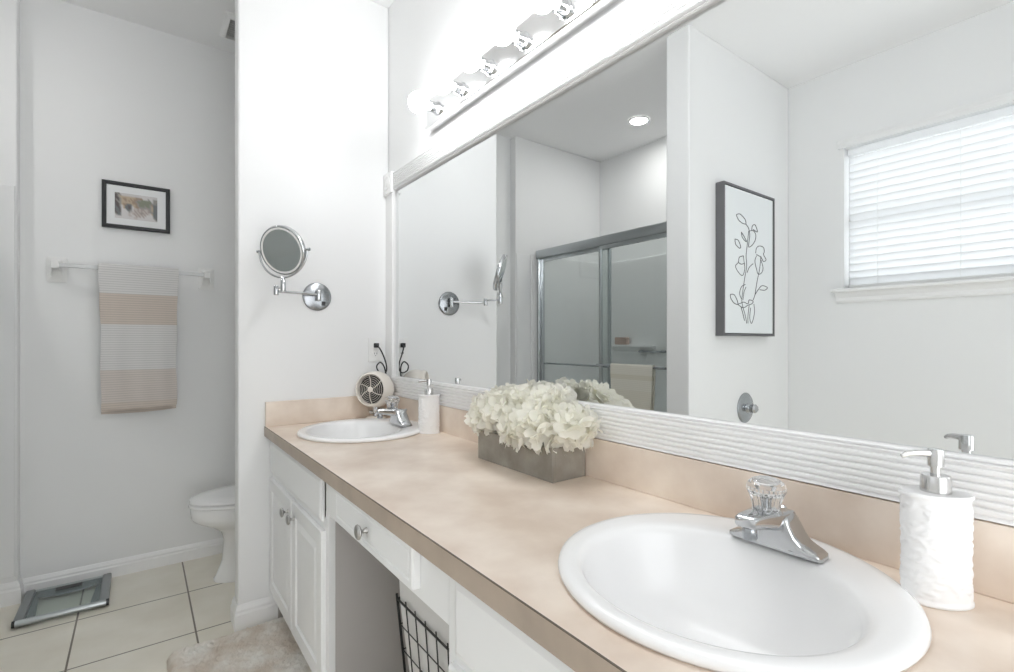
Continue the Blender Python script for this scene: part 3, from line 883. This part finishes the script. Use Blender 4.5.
def draped_towel(name, label, cat, x0, x1, yc, zc, rad, front_len, back_len, m, alongY=False, seed=1, sgn=-1, group=None):
    """cloth folded over a bar; runs along x (or y). The front side hangs toward sgn."""
    rnd = random.Random(seed)
    b = BM(); N = 22
    path = []
    for i in range(25): path.append((-rad, -back_len * (1 - i / 24)))
    for i in range(1, 8): a_ = pi - pi * i / 8; path.append((rad * cos(a_), rad * sin(a_)))
    for i in range(31): path.append((rad, -front_len * i / 30))
    T = .009
    ph = [rnd.uniform(0, 6) for _ in range(4)]
    grid = []
    for layer in (0, 1):
        g = []
        for j, (s_, zz) in enumerate(path):
            row = []
            for i in range(N + 1):
                f = i / N
                x = x0 + (x1 - x0) * f
                dep = min(1, max(0, -zz) / .3)
                wob = (.0035 * sin(9 * f + ph[0]) + .002 * sin(21 * f + ph[1])) * dep
                off = s_ + (T * .5 if layer else -T * .5) * (1 if s_ > 0 else -1 if s_ < 0 else 0) + wob
                zt = zz + (T * .5 if layer else -T * .5) * (1 if zz > 0 else 0)
                if zz < -.05: x += (.5 - f) * .018 * dep + .003 * sin(7 * zz * 3 + ph[2]) * dep
                zt += dep * .006 * sin(3 * f + ph[3])
                row.append((x, off, zt))
            g.append(row)
        grid.append(g)
    def P(x, o_, zt):
        return (yc - o_ * sgn * -1, x, zc + zt) if alongY else (x, yc + o_ * sgn, zc + zt)
    V = [[[b.verts.new(P(*p)) for p in row] for row in g] for g in grid]
    A, B2 = V
    for g in (A, B2):
        for j in range(len(path) - 1):
            for i in range(N): b.faces.new((g[j][i], g[j][i + 1], g[j + 1][i + 1], g[j + 1][i]))
    for j in range(len(path) - 1):
        for i in (0, N): b.faces.new((A[j][i], A[j + 1][i], B2[j + 1][i], B2[j][i]))
    for j in (0, len(path) - 1):
        for i in range(N): b.faces.new((A[j][i], A[j][i + 1], B2[j][i + 1], B2[j][i]))
    o = obj(name, b, m, smooth=True, angle=70)
    tag(o, label, cat, group)
    return rebase(o, ((x0 + x1) / 2 if not alongY else yc, yc if not alongY else (x0 + x1) / 2, zc))
draped_towel('hand_towel', 'grey and tan banded towel hanging from the white wall towel bar', 'towel', -1.145, -.820, TB, ZB, .019, .690, .715, M['towel'], seed=3)

# small framed picture
FX0, FX1, FZ0, FZ1 = -1.136, -.855, 1.761, 1.995
t = thing('framed_picture', 'small black framed street photograph with white mat above the towel bar', 'picture', ((FX0 + FX1) / 2, .894, FZ0))
b = BM()
def rect2(i, y): return [(FX0 + i, y, FZ0 + i), (FX1 - i, y, FZ0 + i), (FX1 - i, y, FZ1 - i), (FX0 + i, y, FZ1 - i)]
loft(b, [rect2(0, .8945), rect2(0, .874), rect2(.003, .872), rect2(.015, .872), rect2(.019, .879)], True, False)
obj('picture_frame', b, M['blackframe'], t)
b = BM(); box(b, FX0 + .018, FX1 - .018, .8785, .8800, FZ0 + .018, FZ1 - .018)
obj('mat_board', b, M['mat'], t)
ART = ["ggkbbbbbbbbbbbbwwwwwbbbbb", "kkggbbbbbbbbbbwwwwwwwwbbb", "kkgyyyyyyyyyoooowwwgwwggg", "kkkgyooyyoyooggGGGGGGwggg", "kgkgyyoyoyoogGGGGGGGGgggd",
       "kkggyyyyyyooogGGGGGGgoddd", "dkkgyoodddyyogGGGgGGgyddd", "dkkgwyddkdwyooggggrggyddd", "ddkdwyddkdwpprprrpprgyddd", "kddkwwwddgwrprprprprggddd",
       "kddkwwwwgppprprgrprpwyddd", "gkddwwwwpwprprprprwwwwddd", "wgddwwwwppwwrprwrwwwwwgdd", "wwwwwwwwwwwppwwwwwwwwwwgd", "wwwwwwwwwwwwwwwwwwwwwwwww"]
PAL = {'g': (.30, .29, .27), 'k': (.10, .08, .08), 'b': (.62, .60, .60), 'w': (.66, .64, .64), 'y': (.50, .40, .29), 'o': (.34, .25, .19), 'G': (.22, .24, .18), 'd': (.16, .17, .18), 'r': (.38, .31, .29), 'p': (.54, .49, .47)}
b = BM()
rows, cols = len(ART), len(ART[0])
px0, px1, pz0, pz1 = -1.085, -.910, 1.812, 1.941
vv = [[b.verts.new((px0 + (px1 - px0) * c / (cols - 1), .8782, pz1 + (pz0 - pz1) * r / (rows - 1))) for c in range(cols)] for r in range(rows)]
cl = b.loops.layers.float_color.new('print')
for r in range(rows - 1):
    for c in range(cols - 1):
        f = b.faces.new((vv[r][c], vv[r][c + 1], vv[r + 1][c + 1], vv[r + 1][c]))
        for l_, (rr, cc) in zip(f.loops, ((r, c), (r, c + 1), (r + 1, c + 1), (r + 1, c))):
            l_[cl] = (*PAL[ART[rr][cc]], 1)
pm = mat('picture_print', (1, 1, 1, 1), 0.5)
at = pm.node_tree.nodes.new('ShaderNodeVertexColor'); at.layer_name = 'print'
pm.node_tree.links.new(at.outputs[0], pm.node_tree.nodes['Principled BSDF'].inputs['Base Color'])
ret = bmesh.ops.extrude_face_region(b, geom=b.faces[:])
bmesh.ops.translate(b, verts=[v for v in ret['geom'] if isinstance(v, bmesh.types.BMVert)], vec=(0, -.0006, 0))
obj('print', b, pm, t)

# ceiling vent
t = thing('ceiling_vent', 'white louvred exhaust vent on the ceiling above the toilet', 'vent', (-.48, .58, CEIL))
b = BM()
VX0, VX1, VY0, VY1 = -.640, -.37, .50, .735
def rv(i, z): return [(VX0 + i, VY0 + i, z), (VX1 - i, VY0 + i, z), (VX1 - i, VY1 - i, z), (VX0 + i, VY1 - i, z)]
loft(b, [rv(0, CEIL - .0005), rv(0, CEIL - .008), rv(.012, CEIL - .022), rv(.022, CEIL - .024), rv(.022, CEIL - .006)], True, True)
obj('vent_cover', b, M['plastic'], t)
b = BM(); box(b, VX0 + .023, VX1 - .023, VY0 + .023, VY1 - .023, CEIL - .0075, CEIL - .0062)
obj('vent_opening', b, M['darkgrille'], t)
b = BM()
for i in range(9):
    y = VY0 + .028 + i * .0205
    prism(b, [(0, 0), (.002, 0), (.010, .014), (.008, .014)], lambda u, v, q, y=y: (q, y + u, CEIL - .023 + v), VX0 + .0215, VX1 - .0215)
obj('louvers', b, M['plastic'], t)

# toilet
TY = .532
t = thing('toilet', 'white toilet half hidden behind the partition wall', 'toilet', (-.45, TY, 0))
def egg(xf, xb, hw, z, n=40):
    """egg outline: front tip at xf (toward -x), back at xb"""
    out = []
    cx_ = xb - hw * .9
    for i in range(n):
        a_ = 2 * pi * i / n
        if cos(a_) < 0: x = cx_ + (cx_ - xf) * cos(a_)
        else: x = cx_ + (xb - cx_) * cos(a_)
        out.append((x, TY + hw * (abs(sin(a_)) ** .92) * (1 if sin(a_) >= 0 else -1), z))
    return out
b = BM()
loft(b, [egg(-.690, -.20, .112, 0), egg(-.692, -.20, .115, .012), egg(-.680, -.20, .108, .03), egg(-.655, -.20, .098, .10), egg(-.648, -.20, .096, .20), egg(-.660, -.20, .112, .242),
         egg(-.700, -.20, .142, .272), egg(-.748, -.20, .170, .297), egg(-.776, -.19, .182, .315), egg(-.786, -.19, .186, .332), egg(-.790, -.19, .187, .377), egg(-.784, -.19, .183, .384)])
obj('bowl', b, M['porcelain'], t, smooth=True, angle=60)
b = BM()
loft(b, [egg(-.788, -.235, .186, 0.3855), egg(-.797, -.232, .191, 0.3890), egg(-.797, -.232, .191, 0.3990), egg(-.788, -.235, .186, 0.4030)])
obj('seat', b, M['porcelain'], t, smooth=True, angle=40)
b = BM()
loft(b, [egg(-.786, -.235, .184, 0.4065), egg(-.794, -.232, .189, 0.4100), egg(-.792, -.232, .188, 0.4200), egg(-.770, -.24, .172, 0.4265), egg(-.70, -.28, .12, 0.4295)])
obj('lid', b, M['porcelain'], t, smooth=True, angle=50)
for dy in (-.08, .08):
    b = BM(); box(b, -.262, -.215, TY + dy - .02, TY + dy + .02, .3845, .417)
    obj('hinge', b, M['porcelain'], t, bevel=.005)
b = BM()
loft(b, [[(-.105 + u, TY + v, .37) for u, v in rrect(0, 0, .088, .205, .03)], [(-.108 + u, TY + v, .72) for u, v in rrect(0, 0, .098, .225, .03)]])
box(b, -.25, -.10, TY - .09, TY + .09, .30, .37)
obj('tank', b, M['porcelain'], t, smooth=True, angle=40)
b = BM()
loft(b, [[(-.110 + u, TY + v, .7205) for u, v in rrect(0, 0, .105, .235, .03)], [(-.110 + u, TY + v, .745) for u, v in rrect(0, 0, .105, .235, .03)], [(-.110 + u, TY + v, .752) for u, v in rrect(0, 0, .098, .228, .03)]])
obj('tank_lid', b, M['porcelain'], t, smooth=True, angle=40)
b = BM(); tube(b, [(-.205, TY - .17, .66), (-.225, TY - .17, .66), (-.232, TY - .15, .659), (-.232, TY - .10, .655)], .006, 10)
obj('flush_handle', b, M['chrome'], t, smooth=True)

# bathroom scale
SX0, SX1, SY0, SY1 = -1.408, -1.095, .545, .870
t = thing('bathroom_scale', 'flat glass and grey bathroom scale on the tiles against the baseboard', 'scale', ((SX0 + SX1) / 2, (SY0 + SY1) / 2, 0))
b = BM(); loft(b, [[((SX0 + SX1) / 2 + u, (SY0 + SY1) / 2 + v, z_) for u, v in rrect(0, 0, .150, .158, .01)] for z_ in (.0215, .0275)])
obj('glass_plate', b, M['scale_glass'], t)
b = BM()
for x, w_ in ((SX0 + .018, 0), (SX1 - .018, 0)):
    b = BM()
    loft(b, [[(x + u, y_, .020 + v) for u, v in rrect(0, 0, .017, .0125, .007)] for y_ in (SY0 + .012, SY1 - .006)])
    obj('side_rail', b, M['scale_grey'], t, smooth=True, angle=40)
b = BM()
prism(b, [(SX0 + .036, SY0 + .03), (SX0 + .068, SY0 + .03), (SX0 + .050, SY1 - .03), (SX0 + .036, SY1 - .03)], lambda u, v, q: (u, v, q), .016, .0212)
prism(b, [(SX1 - .036, SY0 + .03), (SX1 - .068, SY0 + .03), (SX1 - .050, SY1 - .03), (SX1 - .036, SY1 - .03)], lambda u, v, q: (u, v, q), .016, .0212)
arc = [(SX0 + .036, SY1 - .012), (SX1 - .036, SY1 - .012)] + [(SX1 - .036 - (SX1 - SX0 - .072) * i / 12, SY1 - .075 - .030 * sin(pi * i / 12)) for i in range(13)]
prism(b, arc, lambda u, v, q: (u, v, q), .016, .0212)
o = obj('backing_panel', b, M['scale_dark'], t)
b = BM(); box(b, -1.30, -1.205, SY1 - .072, SY1 - .035, .0278, .0288)
obj('display', b, M['black'], t, bevel=.0006)
b = BM(); tube(b, [(SX0 + .010, SY0 + .006, .0195), (SX1 - .010, SY0 + .006, .0195)], .0135, 18)
obj('front_rail', b, M['alu'], t, smooth=True, angle=40)
b = BM()
for x in (SX0, SX1 - .010):
    b = BM(); tube(b, [(x, SY0 + .006, .0195), (x + .010, SY0 + .006, .0195)], .0142, 18)
    obj('end_cap', b, M['black'], t, smooth=True, angle=40)
for x in (SX0 + .02, SX1 - .02):
    for y in (SY0 + .03, SY1 - .03):
        b = BM(); lathe(b, [(.012, 0), (.013, .002), (.012, .0095)], (x, y, 0), n=16)
        obj('foot', b, M['black'], t, smooth=True)

# bath rug
b = BM()
rx0, rx1, ry0, ry1 = -.905, -.470, -.76, -.045
NX, NY = 110, 180
rnd = random.Random(5)
import mathutils.noise as mn
def rugtop(x, y):
    e = min(x - rx0, rx1 - x, y - ry0, ry1 - y)
    r_ = .026
    h = .026 * (1 - max(0, 1 - max(e, 0) / r_) ** 2.2)
    nz = mn.noise(Vector((x * 55, y * 55, 0))) * .0045 + mn.noise(Vector((x * 210, y * 210, 3))) * .0065 + mn.noise(Vector((x * 14, y * 14, 5))) * .003
    return max(.002, h + nz * min(1, e / .02 + .15))
g = []
for j in range(NY + 1):
    row = []
    for i in range(NX + 1):
        x = rx0 + (rx1 - rx0) * i / NX; y = ry0 + (ry1 - ry0) * j / NY
        # round the corners
        cr = .030
        dx = max(rx0 + cr - x, 0) or -max(x - (rx1 - cr), 0); dy = max(ry0 + cr - y, 0) or -max(y - (ry1 - cr), 0)
        hz = rugtop(x, y)
        px_, py_ = x, y
        if dx and dy:
            d_ = max(abs(dx), abs(dy)); L_ = sqrt(dx * dx + dy * dy)
            px_ = x + dx * (1 - d_ / L_); py_ = y + dy * (1 - d_ / L_)
        row.append(b.verts.new((px_ + mn.noise(Vector((x * 90, y * 90, 9))) * .002, py_, hz)))
    g.append(row)
for j in range(NY):
    for i in range(NX): b.faces.new((g[j][i], g[j][i + 1], g[j + 1][i + 1], g[j + 1][i]))
bo = [g[0][i] for i in range(NX + 1)] + [g[j][NX] for j in range(1, NY + 1)] + [g[NY][i] for i in range(NX - 1, -1, -1)] + [g[j][0] for j in range(NY - 1, 0, -1)]
lo = [b.verts.new((v.co.x, v.co.y, .0005)) for v in bo]
for i in range(len(bo)):
    j = (i + 1) % len(bo); b.faces.new((bo[i], bo[j], lo[j], lo[i]))
b.faces.new(lo)
o = obj('bath_rug', b, M['rug'], smooth=True, angle=120)
tag(o, 'plush mottled beige bath rug on the tiles before the far vanity cabinet', 'rug')
rebase(o, (-.69, -.40, 0))

# wire laundry basket in the knee space
t = thing('wire_basket', 'black wire grid laundry basket with pale liner in the knee space', 'basket', (-.33, -1.355, 0))
BT, BY0, BY1, BX0, BX1 = .590, -1.498, -1.212, -.500, -.20
bY0, bY1, bX0, bX1 = -1.470, -1.275, -.46, -.24
def bp(u, v, z):
    f = z / BT
    return (bX0 + (BX0 - bX0) * f + ((bX1 - bX0) + ((BX1 - BX0) - (bX1 - bX0)) * f) * u, bY0 + (BY0 - bY0) * f + ((bY1 - bY0) + ((BY1 - BY0) - (bY1 - bY0)) * f) * v, z)
b = BM()
r = .0016
nl = 11
for i in range(nl):
    z_ = .006 + (BT - .012) * i / (nl - 1)
    rr_ = .0030 if i in (0, nl - 1) else r
    tube(b, [bp(0, 0, z_), bp(1, 0, z_), bp(1, 1, z_), bp(0, 1, z_)], rr_, 6, closed=True)
obj('horizontal_wires', b, M['wire'], t, smooth=True)
b = BM()
for i in range(7):
    f = i / 6
    for u, v in ((0, f), (1, f), (f, 0), (f, 1)):
        if u == 0 or u == 1 or 0 < f < 1:
            tube(b, [bp(u, v, .004), bp(u, v, BT + (.006 if u == 0 else 0))], r if 0 < f < 1 else .003, 6)
for i in range(1, 6):
    f = i / 6; tube(b, [bp(f, 0, .006), bp(f, 1, .006)], r, 6)
obj('vertical_wires', b, M['wire'], t, smooth=True)
b = BM()
def bq(u, v, z):
    p = Vector(bp(u, v, z)); c_ = Vector(bp(.5, .5, z)); d_ = (p - c_); return tuple(c_ + d_ * .955)
rg = []
for z_ in (.010, .2, .4, .56, .61, .645, .655):
    ringp = []
    for (u0, v0), (u1, v1) in (((0, 0), (1, 0)), ((1, 0), (1, 1)), ((1, 1), (0, 1)), ((0, 1), (0, 0))):
        for q in range(6):
            p = Vector(bq(u0 + (u1 - u0) * q / 6, v0 + (v1 - v0) * q / 6, z_))
            p.x += .003 * sin(q * 2.1 + z_ * 20); p.z += (.006 * sin(q * 1.7)) if z_ > .6 else 0
            ringp.append(tuple(p))
    rg.append(ringp)
inner = [[tuple(Vector((p[0], p[1], p[2] + dz_)) * 1.0 + (Vector((-.345, -1.355, p[2])) - Vector(p)) * k_) for p in rg[-1]] for k_, dz_ in ((.1, .003), (.4, .004), (.8, .002))]
loft(b, rg + inner, True, True)
o = obj('liner', b, M['liner'], t, smooth=True, angle=60); o['label'] = 'pale grey cloth liner'

# ------------------------------------------------------------------ bath and shower (seen in the mirror)
t = thing('bathtub', 'white bathtub with tall moulded wall panels behind the glass doors', 'bathtub', (-2.0, .07, 0))
AY0, AY1 = -.671, .829
b = BM()
def tr(i, z, j=None): 
    j = i if j is None else j
    return [((-2.41 + -1.60) / 2 + u, (AY0 + AY1) / 2 + v, z) for u, v in rrect(0, 0, .404 - i, .748 - j, max(.01, i * .9))]
loft(b, [tr(0, .001), tr(0, .40), tr(.07, .405), tr(.085, .39), tr(.12, .12), tr(.16, .08)], True, True)
obj('tub', b, M['surround'], t, smooth=True, angle=40)
b = BM()
box(b, -2.408, -2.385, AY0 + .0, AY1 - .001, .4055, 1.885)
box(b, -2.385, -1.60, .806, AY1 - .001, .4055, 1.893)
box(b, -1.60, -1.436, .820, AY1 - .0005, .125, 1.893)
box(b, -1.60, -1.575, .806, .820, .125, 1.893)
box(b, -2.385, -1.60, AY0, AY0 + .022, .4055, 1.893)
obj('wall_panel', b, M['surround'], t, bevel=.006)
b = BM()
prism(b, [(0, 0), (.060, .042), (.060, .058), (0, .058)], lambda u, v, q: (-2.3845 + u, q, 1.10 + v), .20, .64)
obj('soap_shelf', b, M['surround'], t, bevel=.004)
b = BM(); tube(b, [(-2.335, .10, 1.105), (-2.335, .33, 1.105)], .008, 12)
for y in (.11, .32): tube(b, [(-2.385, y, 1.105), (-2.333, y, 1.105)], .011, 12)
obj('grab_bar', b, M['chrome_dark'], t, smooth=True)
b = BM(); box(b, -2.37, -2.325, .455, .585, 1.1585, 1.222)
o = obj('soap_box', b, M['tan_soap'], bevel=.008)
tag(o, 'small tan soap box on the shelf inside the shower', 'soap box'); rebase(o, (-2.345, .52, 1.1585))

t = thing('shower_door', 'sliding glass shower doors with metal frame and header rail, seen in the mirror', 'shower door', (-1.65, .07, .405))
DX = -1.655
b = BM(); loft(b, [[(DX + u, y_, 1.895 + v) for u, v in rrect(0, 0, .032, .034, .010)] for y_ in (AY0 + .0225, .8055)])
obj('header_rail', b, M['alu'], t, smooth=True, angle=40)
b = BM(); box(b, DX - .030, DX + .030, AY0 + .0225, .8055, .4055, .430)
obj('bottom_track', b, M['alu'], t, bevel=.004)
for y0, y1 in ((.783, .8055), (AY0 + .0225, AY0 + .045)):
    b = BM(); box(b, DX - .022, DX + .022, y0, y1, .4305, 1.861); obj('side_jamb', b, M['chrome'], t, bevel=.003)
def shower_panel(x, y0, y1, barx, bary, barz):
    b = BM(); box(b, x - .003, x + .003, y0, y1, .4315, 1.860)
    g_ = obj('glass_panel', b, M['glass'], t)
    b = BM()
    for a0, a1, z0, z1 in ((y0, y0 + .022, .431, 1.8605), (y1 - .022, y1, .431, 1.8605), (y0 + .022, y1 - .022, .431, .455), (y0 + .022, y1 - .022, 1.835, 1.8605)):
        box(b, x - .009, x + .009, a0, a1, z0, z1)
    obj('panel_frame', b, M['alu'], g_, bevel=.002)
    b = BM(); tube(b, [(barx, y0 + .02, barz), (barx, y1 - .02, barz)], .0075, 12)
    for yy in (y0 + .022, y1 - .022): tube(b, [(x, yy, barz), (barx, yy, barz)], .0085, 10)
    obj('towel_rod', b, M['chrome_dark'], g_, smooth=True)
shower_panel(DX + .013, -.645, .125, DX + .065, 0, 1.022)
shower_panel(DX - .013, .045, .780, DX - .06, 0, 1.006)
draped_towel('bath_towel', 'cream towel hung over the rod of the glass shower door', 'towel', -.375, -.035, DX + .065, 1.022, .013, .50, .47, M['towel2'], alongY=True, seed=8, sgn=1)

t = thing('ceiling_light', 'glowing round recessed downlight in the shower ceiling, seen in the mirror', 'ceiling light', (-2.0, .065, CEIL))
b = BM(); lathe(b, [(.080, 0), (.080, .004), (.070, .009), (.062, .008), (.060, 0)], (-2.0, .065, CEIL - .0005), (0, 0, -1), 40, cap0=False, cap1=False)
obj('trim_ring', b, M['plastic'], t, smooth=True)
b = BM(); lathe(b, [(.0, .0), (.0605, .0), (.0605, .004), (.0, .005)], (-2.0, .065, CEIL - .0006), (0, 0, -1), 40)
obj('lens', b, M['lens'], t)

# wall art
AX0, AX1, AZ0, AZ1 = -2.119, -1.548, 1.218, 2.055
t = thing('wall_art', 'tall grey framed canvas with line drawn flower stems, seen in the mirror', 'picture', ((AX0 + AX1) / 2, -.811, AZ0))
b = BM()
def rect3(i, y): return [(AX0 + i, y, AZ0 + i), (AX1 - i, y, AZ0 + i), (AX1 - i, y, AZ1 - i), (AX0 + i, y, AZ1 - i)]
loft(b, [rect3(0, -.8105), rect3(0, -.859), rect3(.012, -.859), rect3(.012, -.848)], True, False)
obj('picture_frame', b, M['greyframe'], t)
b = BM(); box(b, AX0 + .0165, AX1 - .0165, -.854, -.830, AZ0 + .0165, AZ1 - .0165)
obj('canvas', b, M['canvas'], t)
STROKES = [[(0.132, 0.673), (0.165, 0.684), (0.201, 0.675), (0.23, 0.658), (0.235, 0.637), (0.193, 0.637), (0.154, 0.65), (0.132, 0.673)], [(0.235, 0.637), (0.264, 0.619), (0.273, 0.601)], [(0.302, 0.609), (0.308, 0.635), (0.338, 0.647), (0.362, 0.623), (0.365, 0.608), (0.317, 0.617)], [(0.273, 0.601), (0.317, 0.61), (0.347, 0.591), (0.341, 0.557), (0.302, 0.522), (0.267, 0.511), (0.273, 0.549), (0.279, 0.579), (0.273, 0.601)], [(0.187, 0.585), (0.215, 0.564), (0.244, 0.538), (0.221, 0.542), (0.193, 0.561), (0.187, 0.585)], [(0.118, 0.537), (0.154, 0.534), (0.179, 0.501), (0.165, 0.492), (0.126, 0.509), (0.118, 0.537)], [(0.267, 0.6), (0.25, 0.516), (0.238, 0.456), (0.244, 0.397), (0.221, 0.322), (0.201, 0.247), (0.193, 0.188), (0.23, 0.116), (0.244, 0.072)], [(0.21, 0.453), (0.165, 0.441), (0.154, 0.411), (0.124, 0.387), (0.159, 0.354), (0.201, 0.342), (0.224, 0.381), (0.215, 0.424), (0.21, 0.453)], [(0.154, 0.411), (0.187, 0.404), (0.221, 0.413)], [(0.408, 0.473), (0.393, 0.396), (0.362, 0.317), (0.338, 0.24), (0.317, 0.209)], [(0.347, 0.482), (0.356, 0.513), (0.393, 0.53), (0.439, 0.526), (0.448, 0.501), (0.439, 0.484), (0.47, 0.457), (0.439, 0.443), (0.408, 0.466), (0.356, 0.476)], [(0.317, 0.419), (0.273, 0.393), (0.25, 0.361)], [(0.356, 0.468), (0.338, 0.436), (0.356, 0.392), (0.377, 0.364), (0.417, 0.375), (0.433, 0.407), (0.408, 0.45)], [(0.338, 0.24), (0.377, 0.273), (0.423, 0.299), (0.486, 0.292), (0.455, 0.274), (0.393, 0.274)], [(0.072, 0.228), (0.11, 0.228), (0.14, 0.2), (0.148, 0.176), (0.104, 0.184), (0.072, 0.211), (0.072, 0.228)], [(0.148, 0.176), (0.182, 0.185), (0.215, 0.192), (0.259, 0.184), (0.273, 0.207), (0.317, 0.202), (0.302, 0.186), (0.259, 0.176), (0.215, 0.16), (0.179, 0.166), (0.148, 0.176)], [(0.182, 0.166), (0.201, 0.13), (0.221, 0.087)], [(0.273, 0.177), (0.259, 0.117), (0.259, 0.073)], [(0.326, 0.187), (0.332, 0.134), (0.302, 0.074), (0.279, 0.103), (0.288, 0.163)], [(0.23, 0.293), (0.187, 0.276), (0.168, 0.238), (0.187, 0.21)], [(0.238, 0.279), (0.215, 0.248), (0.204, 0.203)]]
b = BM()
for s in STROKES:
    tube(b, smoothpath([(-1.55 - u, -.8542, AZ0 + v) for u, v in s], 4), .0024, 5)
obj('flower_drawing', b, M['ink'], t)

# tub valve trim on the stub wall
t = thing('bath_valve', 'round chrome bath valve on the wall below the line drawing', 'faucet', (-1.86, -.811, .795))
b = BM(); lathe(b, [(.088, 0), (.088, .004), (.080, .010), (.055, .014), (.030, .018), (.026, .030), (.022, .034), (.0, .034)], (-1.86, -.8105, .800), (0, -1, 0), 48)
obj('valve_plate', b, M['chrome_dark'], t, smooth=True, angle=40)
b = BM()
lathe(b, [(.020, .030), (.024, .040), (.026, .060), (.020, .068), (.0, .070)], (-1.86, -.8105, .800), (0, -1, 0), 24)
tube(b, [(-1.86, -.862, .800), (-1.895, -.868, .792)], .006, 10)
obj('handle', b, M['chrome'], t, smooth=True, angle=40)
